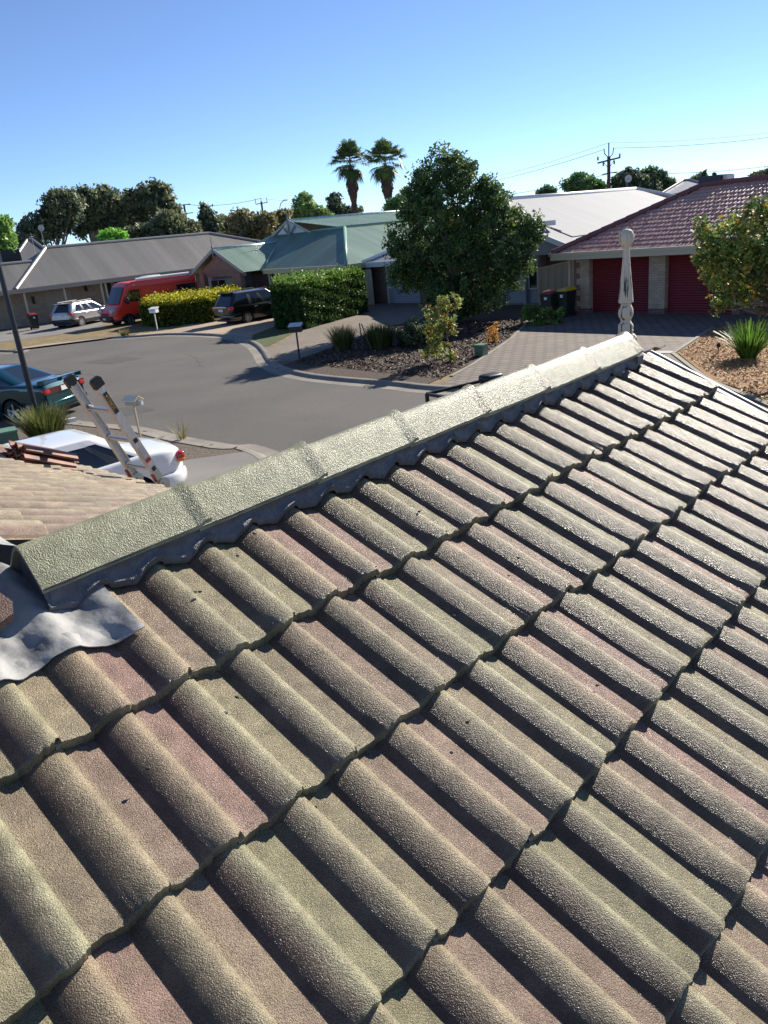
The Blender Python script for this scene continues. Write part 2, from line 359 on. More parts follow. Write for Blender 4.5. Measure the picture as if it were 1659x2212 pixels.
for sgn in (1, -1):
    mb = MB(); rows = []; us = np.arange(UR0+.02, UR1+.02, .03)
    for u in us:
        pv = float(prof(np.array([u]))[0]); d = nm if sgn > 0 else fnm; vv_ = dn if sgn > 0 else fdn
        f = u-math.floor(u)
        vend = .105 + .018*math.sin(u*2*math.pi+1.2) + .012*math.sin(u*5.1) + .006*math.sin(u*17.)
        p0 = Rh + rd*u*UW + side*sgn*(.090-.005*u/21) + np.array([0, 0, .022+.003*u/21])
        a0 = Rh + rd*u*UW + vv_*(.125+vend*.08) ; r = []
        tops = p0; end = Rh + rd*u*UW + vv_*(.070+vend*.20-.014*u/21 + .009*(1-min(1, pv/.0255))**.8) + d*(pv+.006)
        for q in range(9):
            t = q/8; p = tops*(1-t) + end*t; p = p - side*sgn*(.010*math.sin(math.pi*t))
            r.append(tuple(p + d*rng.normal(0, .0005)))
        r.append(tuple(end - d*.02)); rows.append(r)
    mb.grid(rows if sgn < 0 else rows)
    obj('ridge_bedding', mb, M['pointing'], house, world=True, smooth=True, sharp=60)
# mortar fill at both ends of the ridge
mb = MB()
for u, ext in ((UR0+.10, 1), (UR1-.02, 1)):
    pts = [Rh + rd*u*UW + side*s_ + np.array([0, 0, hh-.04]) for s_, hh in capsec(0, 0, .93)]
    base = [Rh + rd*u*UW + side*.085 + np.array([0, 0, -.03]), Rh + rd*u*UW - side*.085 + np.array([0, 0, -.03])]
    allp = pts + base; nn = len(allp)
    back = [p + rd*.06 for p in allp]
    mb.add([tuple(p) for p in allp+back], [tuple(range(nn)), tuple(range(nn, 2*nn))[::-1]]+[(i, nn+i, nn+(i+1) % nn, (i+1) % nn) for i in range(nn)])
obj('ridge_end_mortar', mb, M['pointing'], house, world=True)
# lead flashing dressed over the tiles where the ridge starts
M['lead'] = mat('lead_sheet', (.34, .335, .325), .6, .0, c2=(.10, .105, .115), nscale=12, bump=.6, bscale=28, bdist=.006, spec=.3, mixlo=.42, mixhi=.72, detail=5)
def lead(u0_, u1_, v0f, v1f, nu, nv, name='lead_flashing'):
    mb = MB(); top = []; 
    for a in range(nu):
        u = u0_ + (u1_-u0_)*a/(nu-1); r = []
        for q in range(nv):
            t = q/(nv-1); v = v0f(u)*(1-t) + v1f(u)*t
            uu = np.linspace(u-.10, u+.10, 9); h = float(max(np.mean(prof(uu)), prof(np.array([u]))[0]-.002)) + .012
            h -= .028*(0-v)*.9 if v > -1 else .028*.9
            h += .0016*math.sin(u*9+v*14) + .0012*math.sin(u*17-v*23+1) + rng.normal(0, .0005)
            if u < .75: h += .012*(.75-u)
            r.append(tuple(RP(u, v, h)))
        r.append(tuple(np.array(r[-1]) - nm*.003)); r.append(tuple(np.array(r[-2]) - dn*.05 - nm*.004)); top.append(r)
    mb.grid(top); return obj(name, mb, M['lead'], house, world=True, smooth=True, sharp=60)
lead(-.9, 2.46, lambda u: -1.75+.55*max(0, min(1, u-.9)) if u < 2 else -1.2+.5*(u-2)*.8, lambda u: -.47 - .10*max(0, .7-u)*2 - .055*math.sin((u-.6)*2.6) - .02, 60, 26)
mb = MB(); rows = []                                                  # second piece folded over the wing's top edge
for a in np.linspace(-.10, .12, 9):
    r = []
    for q in np.linspace(-.26, -.05, 8):
        p = W0 + eU*a + dA*q + nA*(.034+.006*math.sin(a*20)+.004*math.sin(q*25)); r.append(tuple(p))
    rows.append(r)
mb.grid(rows); obj('lead_flashing', mb, M['lead'], house, world=True, smooth=True)
# verge: barge board and pale metal capping along the gable end
M['verge'] = mat('pale_metal_capping', (.16, .18, .23), .6, 0)
mb = MB()
for sgn, vv_ in ((1, dn), (-1, fdn)):
    for off, w_, hh, mi in ((.0, .032, -.030, 0), (.036, .010, -.022, 0), (.062, .025, -.11, 1)):
        p = Rh + rd*(RU1*UW+off+.012) + np.array([0, 0, hh]); q = p + vv_*3.2
        mb.bar(p, q, w_, .02 if mi == 0 else .16, mi, up=nm if sgn > 0 else fnm)
obj('barge_board', mb, [M['verge'], M['cream']], house, world=True)
# gutter and fascia of the wing, walls, gable wall
M['brick_own'] = mat('cream_brick', (.33, .27, .2), .9, c2=(.24, .18, .13), nscale=12)
mb = MB(); ge = W0 + dA*2.80 + np.array([0, 0, -.05])
mb.bar(ge + eU*-.2, ge + eU*9, .11, .08); mb.bar(ge + eU*-.2 + rd*-.06 + np.array([0, 0, -.09]), ge + eU*9 + rd*-.06 + np.array([0, 0, -.09]), .03, .16)
obj('gutter', mb, mat('brown_gutter', (.10, .075, .055), .5), house, world=True)
mb = MB(); ctr = Rh + np.array([0, 0, 0]); hw = 2.3
gp = [ctr + rd*(RU1*UW-.45) + side*x + np.array([0, 0, z-ctr[2]]) for x, z in ((-hw, 0), (hw, 0), (hw, 2.2), (0, 3.2), (-hw, 2.2))]
bk = [p - rd*6.5 for p in gp]; mb.add([tuple(p) for p in gp+bk], [tuple(range(5)), tuple(range(5, 10))[::-1]]+[(i, 5+i, 5+(i+1) % 5, (i+1) % 5) for i in range(5)])
wp = [W0*np.array([1, 1, 0]) + rd*2.1, W0*np.array([1, 1, 0]) + rd*2.1 + eU*9, W0*np.array([1, 1, 0]) - rd*4 + eU*9, W0*np.array([1, 1, 0]) - rd*4]
mb.slab([(p[0], p[1]) for p in wp], 0, 2.0); obj('wall', mb, M['brick_own'], house, world=True)
# finial on the gable end
M['finial'] = mat('weathered_cream_timber', (.58, .50, .38), .75, c2=(.05, .047, .045), nscale=75, stretch=(1, 1, .06), mixlo=.56, mixhi=.64, bump=.3, bscale=40, bdist=.003, detail=6)
FB = np.array([1.305, 3.955, 3.295])
prf = [(.0, .0), (.039, .0), (.039, .115), (.041, .118), (.041, .122), (.038, .126), (.040, .140), (.039, .155), (.032, .165), (.026, .178), (.030, .19), (.037, .205), (.0395, .225), (.037, .248), (.029, .268), (.025, .276), (.034, .284), (.0385, .287), (.0385, .291), (.034, .35), (.0275, .43), (.0215, .50), (.0175, .56), (.0155, .595), (.018, .603), (.028, .612), (.036, .628), (.0395, .65), (.038, .668), (.032, .685), (.02, .697), (.008, .701), (0, .702)]
prf = [(r_*.93, z_ if z_ < .10 else .10+(z_-.10)*.833) for r_, z_ in prf]; mb = MB(); mb.lathe(prf, FB, 28); blk = [(.055, -.16), (.055, .075), (.053, .088), (.042, .10)]
mb.lathe(blk, FB, 8, square=False)
obj('finial', mb, M['finial'], house, world=True, smooth=True, sharp=40)
# ------------------------------------------------------------ loose tiles stacked on the wing
M['terracotta'] = mat('terracotta_tile', (.30, .115, .07), .6, c2=(.10, .05, .035), nscale=7, bump=.4, bscale=80, bdist=.003)
def loose_tile(p, ex, ey, ez, label):
    mb = MB(); rows = []
    for x in np.linspace(0, 2.5, 34):
        r = []
        for y in np.linspace(0, .42, 5): r.append(((x-1.25)*.14, y-.21, float(prof(np.array([x]))[0])*1.4))
        r += [(q[0], q[1], q[2]-.014) for q in r[::-1]]; rows.append(r)
    mb.grid(rows, closed=True); nj = 10
    mb.add(rows[0], [(i, i+1, nj-2-i, nj-1-i) for i in range(4)]); mb.add(rows[-1], [(i, nj-1-i, nj-2-i, i+1) for i in range(4)])
    o = obj('loose_roof_tile', mb, M['terracotta'], None, label, 'roof tile', 'spare terracotta tiles stacked on the roof', smooth=True)
    mt_ = Matrix.Identity(4)
    for r_ in range(3): mt_[r_][0] = ex[r_]; mt_[r_][1] = ey[r_]; mt_[r_][2] = ez[r_]; mt_[r_][3] = p[r_]
    o.matrix_world = mt_; return o
def wingpt(x, y, h=0.):
    d = ray(x, y); q = W0 + nA*h; return CAM + d*(float((q-CAM)@nA)/float(d@nA))
base = wingpt(92, 1001, .022)
def yawed(a):
    x = eU*math.cos(a) + dA*math.sin(a); y = -dA*math.cos(a) + eU*math.sin(a); return x, y, nA
for k, (dx, dy, dz, a, lab) in enumerate([(0, 0, 0, .05, 'brown roof tile at the bottom of the small stack'), (-.02, .0, .030, -.03, 'dark brown roof tile lying second from the bottom of the small stack'),
        (.03, .06, .060, .06, 'dark roof tile just under the top of the small stack'), (.0, .03, .090, .0, 'reddest terracotta roof tile on top of the small stack'), (-.10, .40, .02, .10, 'terracotta roof tile beside the stack, cut off by the left edge')]):
    ex, ey, ez = yawed(a); loose_tile(base + dA*dx + eU*dy + nA*dz, ex, ey, ez, lab)
# ------------------------------------------------------------ folding ladder over the gutter
M['alu'] = mat('brushed_aluminium', (.60, .60, .60), .4, .35, c2=(.50, .50, .49), nscale=14, stretch=(6, 6, .4))
M['alu_side'] = mat('warm_aluminium', (.42, .40, .35), .42, .6)
M['gold'] = mat('gold_ink', (.62, .45, .10), .5)
M['redpl'] = mat('red_plastic', (.4, .03, .02), .4)
def text_obj(name, s, size, mtl, parent, mw, ext=.001, sx=1.):
    cu = bpy.data.curves.new(name, 'FONT'); cu.body = s; cu.size = size; cu.align_x = 'CENTER'; cu.align_y = 'CENTER'; cu.extrude = ext
    t = bpy.data.objects.new(name+'_tmp', cu); sc.collection.objects.link(t); dg = bpy.context.evaluated_depsgraph_get()
    me = bpy.data.meshes.new_from_object(t.evaluated_get(dg)); bpy.data.objects.remove(t)
    M2 = mw @ Matrix.Diagonal((sx, 1, 1, 1)); me.transform(M2); me.materials.clear(); me.materials.append(mtl)
    o = bpy.data.objects.new(name, me); sc.collection.objects.link(o); o.parent = parent; return o
def basis(p, x, y, z):
    m_ = Matrix.Identity(4)
    for r_ in range(3): m_[r_][0] = x[r_]; m_[r_][1] = y[r_]; m_[r_][2] = z[r_]; m_[r_][3] = p[r_]
    return m_
lad = thing('ladder', 'folding aluminium ladder with black end caps standing over the gutter by the white car', 'ladder', (-1.81, 6.24, 2.21))
la, th = R_(-140), R_(23.); q_ = np.array([math.sin(R_(-50)), math.cos(R_(-50)), 0]); l_ = np.array([math.sin(la)*math.sin(th), math.cos(la)*math.sin(th), math.cos(th)]); l_ -= q_*(l_@q_); l_ /= np.linalg.norm(l_)
w_ = np.cross(l_, q_); LL = .975; SEP = .37                           # w_: rail width direction
for k, p0 in enumerate((np.zeros(3), q_*SEP)):
    mb = MB()
    mb.bar(p0 + l_*.06, p0 + l_*LL, .026, .064, 0, up=tuple(w_)); 
    # C channel look: web recess lips
    for sg in (-1, 1): mb.bar(p0 + w_*sg*.029 - q_*.010*(1 if k else -1), p0 + w_*sg*.029 + l_*LL - q_*.010*(1 if k else -1), .045, .009, 0, up=tuple(w_))
    rl = obj('rail', mb, M['alu'], lad)
    mb = MB(); mb.bar(p0 + l_*(LL-.012), p0 + l_*(LL+.055), .045, .088, 0, up=tuple(w_)); mb.bar(p0 + l_*(LL+.05), p0 + l_*(LL+.068), .036, .066, 0, up=tuple(w_)); obj('end_cap', mb, M['black'], rl)
    mb = MB()
    mb.tube([p0 - q_*.03, p0 + q_*.03], .052, 20); mb.tube([p0 - q_*.038, p0 + q_*.038], .018, 12); mb.bar(p0, p0 + l_*.13, .034, .06, 0, up=tuple(w_)); obj('hinge', mb, mat('zinc_hinge', (.5, .53, .5), .3, .8), rl)
    mb = MB(); mb.bar(p0 + l_*.05 + w_*.042, p0 + l_*.12 + w_*.04, .03, .012, 0, up=tuple(w_)); obj('latch', mb, M['redpl'], rl)
    # lower section going down outside the gutter
    dnl = np.array([math.sin(R_(44))*math.sin(R_(18)), math.cos(R_(44))*math.sin(R_(18)), -math.cos(R_(18))]); dnl -= q_*(dnl@q_)
    mb = MB(); mb.bar(p0, p0 + dnl*2.3, .028, .074, 0, up=tuple(np.cross(dnl, q_))); obj('lower_rail', mb, M['alu_side'], lad)
for k in range(3):
    h = .16 + k*.29; p = l_*h
    mb = MB(); mb.bar(p + q_*.005, p + q_*(SEP-.005), .04, .03, 0, up=tuple(w_)); mb.bar(p + q_*.005 + w_*.012+l_*.012, p + q_*(SEP-.005) + w_*.012+l_*.012, .012, .034, 0, up=tuple(w_)); r = obj('rung', mb, M['alu'], lad)
    mb = MB()
    for pp in (p - q_*.0165, p + q_*(SEP-.0165)): mb.bar(pp - q_*.001, pp + q_*.0025, .036, .036, 0, up=tuple(w_))
    obj('rung_end', mb, M['ink'], r)
mb = MB(); mb.bar(l_*(LL-.20) + q_*SEP*.98 + w_*.0, l_*(.16+.58) + q_*SEP*.62, .02, .012); obj('brace', mb, M['alu'], lad)
# decal with the maker's word on the near rail's outer face
pc = l_*(LL-.155) - q_*.0150
mb = MB(); mb.bar(pc - l_*.09, pc + l_*.09, .0016, .046, 0, up=tuple(w_)); dec = obj('decal', mb, M['ink'], lad)
mb = MB(); 
for sg in (-1, 1): mb.bar(pc - l_*.086 - q_*.0012 + w_*sg*.0205, pc + l_*.086 - q_*.0012 + w_*sg*.0205, .001, .0025, 0, up=tuple(w_))
obj('decal_border', mb, M['gold'], dec)
text_obj('decal_lettering', 'GORILLA', .034, M['gold'], dec, basis(pc - q_*.0018, l_, np.cross(-q_, l_), -q_), .0004, 1.02)
pc = l_*.33 - q_*.0150
mb = MB(); mb.bar(pc - l_*.06, pc + l_*.055, .0016, .05, 0, up=tuple(w_)); mb.bar(pc - l_*.095, pc - l_*.062, .0016, .05, 1, up=tuple(w_)); obj('warning_label', mb, [mat('grey_sticker', (.33, .32, .33), .5, c2=(.5, .5, .5), nscale=80), M['redpl']], lad)

# ------------------------------------------------------------ ground, road, paving
def flat(name, pts, z, mt, kind='structure', th=None, label=None):
    mb = MB(); n = len(pts)
    if th: mb.slab(pts, z-th, z)
    else: mb.add([(p[0], p[1], z) for p in pts], [tuple(range(n))])
    o = obj(name, mb, mt, kind=kind); return o
def sheetw(name, st, z, mt, th=None): return flat(name, [W(s, t)[:2] for s, t in st], z, mt, th=th)
M['ground'] = mat('dry_ground', (.10, .085, .055), .95, c2=(.075, .075, .045), nscale=.12, bump=.4, bscale=6, bdist=.05)
mb = MB(); g = [[(x, y, 0) for y in np.linspace(-60, 1500, 14)] for x in np.linspace(-900, 900, 12)]; mb.grid(g); obj('ground', mb, M['ground'], kind='structure')
def chain(pts, n=8, closed=False):                                   # catmull-rom through points
    P = [np.array(p, float) for p in pts]; out = []
    for i in range(len(P)-1):
        a = P[max(i-1, 0)]; b_ = P[i]; c = P[i+1]; d = P[min(i+2, len(P)-1)]
        for k in range(n):
            t = k/n; out.append(.5*((2*b_) + (-a+c)*t + (2*a-5*b_+4*c-d)*t*t + (-a+3*b_-3*c+d)*t**3))
    out.append(P[-1]); return out
far_px = [(0, 764), (70, 753), (115, 746), (200, 737), (290, 731), (350, 727), (430, 728), (490, 734), (528, 748), (545, 765), (556, 785), (580, 803), (630, 818), (700, 828), (830, 840), (920, 850)]
far = [ST(G(*p)) for p in far_px]; far = [(-75., far[0][1]-6)] + [(-66, far[0][1]-2.5)] + far + [(-9, 14.3), (6, 14.2), (30, 14.2)]
near_px = [(140, 904), (220, 915), (310, 924), (400, 944), (500, 961), (600, 977)]
near = [(-75, 2.), (-50, 4.), (-36, 6.2), (-27, 6.9)] + [ST(G(*p)) for p in near_px] + [(-5, 6.6), (30, 6.6)]
farc = chain(far, 6); nearc = chain(near, 6)
poly = [tuple(p) for p in nearc] + [tuple(p) for p in farc[::-1]]
import mathutils
def tri_sheet(name, poly, z, mt, kind='structure'):
    vs = [Vector((*W(s, t)[:2], 0)) for s, t in poly]; tr = mathutils.geometry.tessellate_polygon([vs]); mb = MB(); mb.add([(v[0], v[1], z) for v in vs], tr)
    # consistent up normals
    f2 = []
    for f in mb.f:
        a_, b_, c_ = [Vector(mb.v[i]) for i in f]; f2.append(f if (b_-a_).cross(c_-a_).z > 0 else f[::-1])
    mb.f = f2; return obj(name, mb, mt, kind=kind)
M['asphalt'] = mat('asphalt', (.082, .076, .070), .92, c2=(.106, .096, .087), nscale=.35, bump=.35, bscale=120, bdist=.008, detail=6)
nt_ = M['asphalt'].node_tree; b_ = nt_.nodes['Principled BSDF']; src = b_.inputs['Base Color'].links[0].from_socket
t1 = nt_.nodes.new('ShaderNodeTexNoise'); t1.inputs['Scale'].default_value = 45; t1.inputs['Detail'].default_value = 4; tc_ = [x for x in nt_.nodes if x.type == 'TEX_COORD'][0]; nt_.links.new(tc_.outputs['Object'], t1.inputs['Vector'])
mr_ = nt_.nodes.new('ShaderNodeMapRange'); mr_.inputs[1].default_value = .3; mr_.inputs[2].default_value = .7; mr_.inputs[3].default_value = .72; mr_.inputs[4].default_value = 1.28; nt_.links.new(t1.outputs[0], mr_.inputs[0])
vm_ = nt_.nodes.new('ShaderNodeVectorMath'); vm_.operation = 'SCALE'; nt_.links.new(src, vm_.inputs[0]); nt_.links.new(mr_.outputs[0], vm_.inputs['Scale']); nt_.links.new(vm_.outputs[0], b_.inputs['Base Color'])
tri_sheet('road', poly, .008, M['asphalt'])
def kerb(name, line, side, z=.11):
    """gutter strip and kerb: side=+1 kerb lies towards larger t"""
    mb = MB(); L = [np.array(W(*p)[:2]) for p in line]; rows = []
    for i, p in enumerate(L):
        d = L[min(i+1, len(L)-1)] - L[max(i-1, 0)]; d = d/np.linalg.norm(d); n = np.array([-d[1], d[0]]); n = n if (n@SB[:2])*side > 0 else -n
        if i and (n@pn) < 0: n = -n
        pn = n
        prof_ = [(-.02, .010), (.25, .016), (.30, .018), (.40, z-.012), (.43, z), (.56, z), (.57, z-.05)]
        rows.append([(p[0]+n[0]*o, p[1]+n[1]*o, h) for o, h in prof_])
    mb.grid(rows); return obj(name, mb, M['kerbm'], kind='structure', smooth=True, sharp=25)
M['kerbm'] = mat('kerb_concrete', (.19, .17, .14), .85, c2=(.26, .235, .195), nscale=1.5, bump=.25, bscale=60)
kerb('kerb', farc, 1); kerb('kerb', nearc, -1, .090)
# front yards beyond the kerbs
def offs(line, d, side=1):
    out = []
    for i, p in enumerate(line):
        q = np.array(line[min(i+1, len(line)-1)]) - np.array(line[max(i-1, 0)]); q = q/np.linalg.norm(q); n = np.array([-q[1], q[0]]); n = n if n[1]*side > 0 else -n
        if i and (n@pn) < 0: n = -n
        pn = n; out.append(np.array(p)+n*d)
    return out
fk = offs(farc, .55); nk = offs(nearc, .55, -1)
M['dry_grass'] = mat('dry_verge', (.26, .17, .08), .95, c2=(.13, .12, .05), nscale=1.6, bump=.8, bscale=25, bdist=.03)
M['drive_grey'] = mat('grey_concrete_drive', (.17, .16, .15), .85, c2=(.21, .195, .18), nscale=.8, bump=.2, bscale=60)
M['drive_tan'] = mat('tan_concrete_drive', (.31, .235, .165), .85, c2=(.38, .30, .215), nscale=.6, bump=.2, bscale=60)
M['mulch'] = mat('bark_mulch', (.035, .022, .016), .95, c2=(.12, .085, .06), nscale=22, bump=1., bscale=26, bdist=.05, detail=6)
M['woodchip'] = mat('wood_chips', (.17, .08, .03), .9, c2=(.46, .25, .10), nscale=20, bump=1., bscale=24, bdist=.05, detail=5)
M['gravelbed'] = mat('gravelly_bed', (.075, .058, .042), .95, c2=(.17, .135, .10), nscale=14, bump=.8, bscale=30, bdist=.03)
def paver(name, c1, c2, mortar, sx, sy, rot, cw=.5, ch=.25):
    mt = bpy.data.materials.new(name); mt.use_nodes = True; n = mt.node_tree; N = n.nodes; L = n.links; b = N['Principled BSDF']; b.inputs['Roughness'].default_value = .85
    tc = N.new('ShaderNodeTexCoord'); mp = N.new('ShaderNodeMapping'); mp.inputs['Rotation'].default_value = (0, 0, rot); L.new(tc.outputs['Object'], mp.inputs[0])
    br = N.new('ShaderNodeTexBrick'); br.inputs['Scale'].default_value = sx; br.inputs['Color1'].default_value = (*c1, 1); br.inputs['Color2'].default_value = (*c2, 1); br.inputs['Mortar'].default_value = (*mortar, 1)
    br.inputs['Mortar Size'].default_value = .026; br.inputs['Brick Width'].default_value = cw; br.inputs['Row Height'].default_value = ch; L.new(mp.outputs[0], br.inputs['Vector'])
    t = N.new('ShaderNodeTexNoise'); t.inputs['Scale'].default_value = .8; t.inputs['Detail'].default_value = 5; L.new(tc.outputs['Object'], t.inputs['Vector']); mr = N.new('ShaderNodeMapRange'); mr.inputs[3].default_value = .7; mr.inputs[4].default_value = 1.3; L.new(t.outputs[0], mr.inputs[0])
    vm = N.new('ShaderNodeVectorMath'); vm.operation = 'SCALE'; L.new(br.outputs[0], vm.inputs[0]); L.new(mr.outputs[0], vm.inputs['Scale']); L.new(vm.outputs[0], b.inputs['Base Color'])
    bp = N.new('ShaderNodeBump'); bp.inputs['Strength'].default_value = .6; bp.inputs['Distance'].default_value = .01; bp.invert = True; L.new(br.outputs['Fac'], bp.inputs['Height']); L.new(bp.outputs[0], b.inputs['Normal']); return mt
M['pavers'] = paver('grey_pavers', (.15, .12, .10), (.19, .155, .13), (.055, .045, .038), 1., 1., -SROT, .40, .27)
M['pavers_tan'] = paver('tan_pavers', (.21, .175, .14), (.24, .20, .165), (.13, .105, .08), 1., 1., -SROT, .23, .12)
def piece(s0, s1):
    return [tuple(p) for p in fk if s0 <= p[0] <= s1]
def cut(line, s):                                                     # point of kerb line at s (right hand part)
    for i in range(len(line)-1):
        a_, b_ = line[i], line[i+1]
        if (a_[0]-s)*(b_[0]-s) <= 0 and a_[0] != b_[0]:
            k = (s-a_[0])/(b_[0]-a_[0]); return (s, a_[1]+k*(b_[1]-a_[1]))
# verge base everywhere on the far side
tri_sheet('verge', piece(-75, 30) + [(30, 60), (-75, 60)], .075, M['dry_grass'])

mb = MB()
for line, sd in ((farc, 1), (nearc, -1)):
    a_, b_ = offs(line, .28*1, sd), offs(line, .575, sd); acc = 0
    for i in range(1, len(line)):
        acc += float(np.linalg.norm(np.array(line[i])-np.array(line[i-1])))
        if acc > 2.6: acc = 0; z_ = .115 if sd > 0 else .095; mb.bar(W(*a_[i], z_*.55), W(*b_[i], z_), .022, .012)
obj('kerb_joint', mb, M['soil'], kind='structure')
M['patch'] = mat('asphalt_patch', (.062, .058, .055), .92, c2=(.082, .075, .07), nscale=3, bump=.3, bscale=100)
sheetw('road_patch', [(-33.4, 12.2), (-31.2, 12.5), (-31.1, 13.9), (-33.2, 13.7)], .0125, M['patch']); sheetw('road_patch', [(-21.5, 8.3), (-20.2, 8.2), (-20.1, 9.0), (-21.4, 9.1)], .0125, M['patch'])
rk = np.random.default_rng(31); mb = MB()
for s0, t0, ds, dt, n_k in ((-40, 9.6, .55, .06, 22), (-30, 15.2, .4, -.16, 12)):
    p = np.array([s0, t0]); 
    for k in range(n_k):
        q = p + np.array([ds, dt]) + rk.normal(0, .10, 2); mb.bar(W(*p, .0085), W(*q, .0085), .014*rk.uniform(.5, 1.2), .006); p = q
obj('road_crack', mb, mat('crack_sealant', (.045, .042, .04), .8), kind='structure')
EV = .082
# yards on the far side (street frame polygons)
tri_sheet('driveway', piece(-53.0, -46.2) + [(-47.9, 17.7), (-50.9, 21.), (-52, 24), (-57, 30), (-66, 30), (-66, 14)], .085, M['drive_grey'])
tri_sheet('driveway', piece(-44.2, -29.9) + [(-30.2, 19.0), (-33.8, 22.6), (-35.6, 24.6), (-36.5, 28.8), (-42.2, 28.8), (-42.2, 22), (-40., 19.8)], .085, M['drive_tan'])
tri_sheet('driveway', piece(-27.6, -22.6) + [(-22.6, 15.6), (-23.78, 18.26), (-25.67, 22.18), (-26.2, 25.57), (-26.6, 31), (-34.6, 31), (-34., 27.9), (-30.7, 23.5), (-30.1, 21.3), (-26.6, 17.3)], .085, M['pavers_tan'])
M['lawn'] = mat('dark_lawn', (.045, .075, .02), .95, c2=(.09, .10, .03), nscale=5, bump=.8, bscale=60, bdist=.02)  # dark green grass mottled with a yellower green
tri_sheet('lawn', piece(-30.3, -27.4) + [(-26.9, 17.2), (-30.1, 21.1), (-33.6, 22.5), (-31.5, 19.5)], .088, M['lawn'])
tri_sheet('driveway', piece(-14.4, -6.0) + [(-8.6, 17.2), (-11., 20.0), (-12.2, 24.6), (-11., 28.0), (-20.3, 28.0), (-20.4, 25.8), (-17.6, 21.1), (-15.6, 17.0)], .085, M['pavers'])
tri_sheet('mulch_bed', piece(-22.4, -14.6) + [(-15.7, 17.0), (-17.7, 21.2), (-20.5, 25.9), (-20.6, 30.4), (-26.4, 30.4), (-26.1, 25.57), (-25.6, 22.18), (-23.7, 18.26), (-22.5, 15.6)], .092, M['mulch'])
tri_sheet('woodchip_bed', piece(-5.9, 14) + [(14, 27.), (-10.6, 27.), (-12.1, 24.5), (-10.9, 20.1), (-8.5, 17.2)], .092, M['woodchip'])
mb = MB()                                                              # concrete edging along the beds
for L_ in ([(-14.9, 15.3), (-15.6, 17.0), (-17.6, 21.1), (-20.4, 25.8)], [(-6., 15.0), (-8.6, 17.2), (-11., 20.0), (-12.15, 24.5)]):
    for a_, b_ in zip(L_[:-1], L_[1:]): mb.bar(W(*a_, .085), W(*b_, .085), .11, .05)
obj('garden_edging', mb, M['kerbm'], kind='structure')
rngb = np.random.default_rng(4)
def chips(name, poly, n, z, size, cols, seed):
    from mathutils.geometry import intersect_point_tri_2d
    rg = np.random.default_rng(seed); vs2 = [Vector((p[0], p[1], 0)) for p in poly]; tr = mathutils.geometry.tessellate_polygon([vs2])
    T = np.array([[tuple(vs2[i])[:2] for i in t] for t in tr]); ar = np.abs(np.cross(T[:, 1]-T[:, 0], T[:, 2]-T[:, 0])); ix = rg.choice(len(T), n, p=ar/ar.sum())
    a_, b_ = rg.random((2, n)); fl = a_+b_ > 1; a_[fl], b_[fl] = 1-a_[fl], 1-b_[fl]
    P = T[ix, 0]*(1-a_-b_)[:, None] + T[ix, 1]*a_[:, None] + T[ix, 2]*b_[:, None]; w3 = P[:, :1]*SA + P[:, 1:]*SB; w3[:, 2] = z + rg.random(n)*.02
    d1 = rg.normal(size=(n, 3)); d1[:, 2] *= .45; d1 /= np.linalg.norm(d1, axis=1)[:, None]; d2 = np.cross(d1, rg.normal(size=(n, 3))*[.4, .4, 1]); d2 /= np.linalg.norm(d2, axis=1)[:, None]
    s1 = size*rg.uniform(.6, 1.5, n)[:, None]; s2 = s1*rg.uniform(.25, .5, n)[:, None]
    v = np.stack([w3-d1*s1-d2*s2, w3+d1*s1-d2*s2, w3+d1*s1+d2*s2, w3-d1*s1+d2*s2], 1).reshape(-1, 3); v[:, 2] = np.maximum(v[:, 2], z-.005)
    c = np.repeat(np.array(cols)[rg.integers(0, len(cols), n)]*rg.uniform(.7, 1.3, (n, 1)), 4, axis=0)
    return npmesh(name, v, np.arange(4*n).reshape(-1, 4), M['leafchip'], c, kind='stuff')
M['leafchip'] = mat('bark_chips', (1, 1, 1), .7, attr='Col')
o_ = chips('bark_chips', [(-22.2, 15.1), (-14.9, 14.9), (-17.8, 21.2), (-20.6, 25.8), (-25.6, 22.2)], 16000, .10, .035, [(.045, .024, .014), (.09, .05, .028), (.025, .014, .009), (.19, .12, .075), (.06, .033, .018)], 3); o_['label'] = 'dark bark mulch scattered over the bed around the big tree'; o_['category'] = 'mulch'
o_ = chips('wood_chips', [(-6, 15.0), (3, 15.), (3, 26), (-10.5, 26.), (-12.0, 24.5), (-10.9, 20.2), (-8.5, 17.4)], 48000, .10, .023, [(.36, .19, .065), (.52, .32, .13), (.16, .08, .028), (.62, .42, .20), (.26, .13, .045)], 5); o_['label'] = 'orange brown wood chips covering the right hand garden bed'; o_['category'] = 'wood chips'
# our side of the street
tri_sheet('near_yard', [tuple(p) for p in nk] + [(30, -8), (-75, -8)], .075, M['gravelbed'])
dr = [(-14.15, 2.), (-14.1, 6.6), (-13.2, 8.2), (-12.6, 9.)]
seg = [tuple(p) for p in nk if p[0] > -13.2 and p[0] < -8]
tri_sheet('driveway', [(-13.9, -4), (-14.1, 6.7), (-13.5, float(np.interp(-13.5, [p[0] for p in nk], [p[1] for p in nk])))] + [p for p in seg] + [(-8, -4)], .085, M['drive_grey2'] if 'drive_grey2' in M else M['drive_grey'])
mb = MB(); mb.bar(W(-14.2, 4.9, .09), W(-8, 4.9, .09), .02, .004); obj('expansion_joint', mb, M['ink'], kind='structure')
mb = MB(); a_ = G(305, 958, .1); b_ = G(345, 945, .1); mb.bar(G(312, 961, .1), G(352, 943, .1), .10, .05); obj('garden_edging', mb, M['kerbm'], kind='structure')
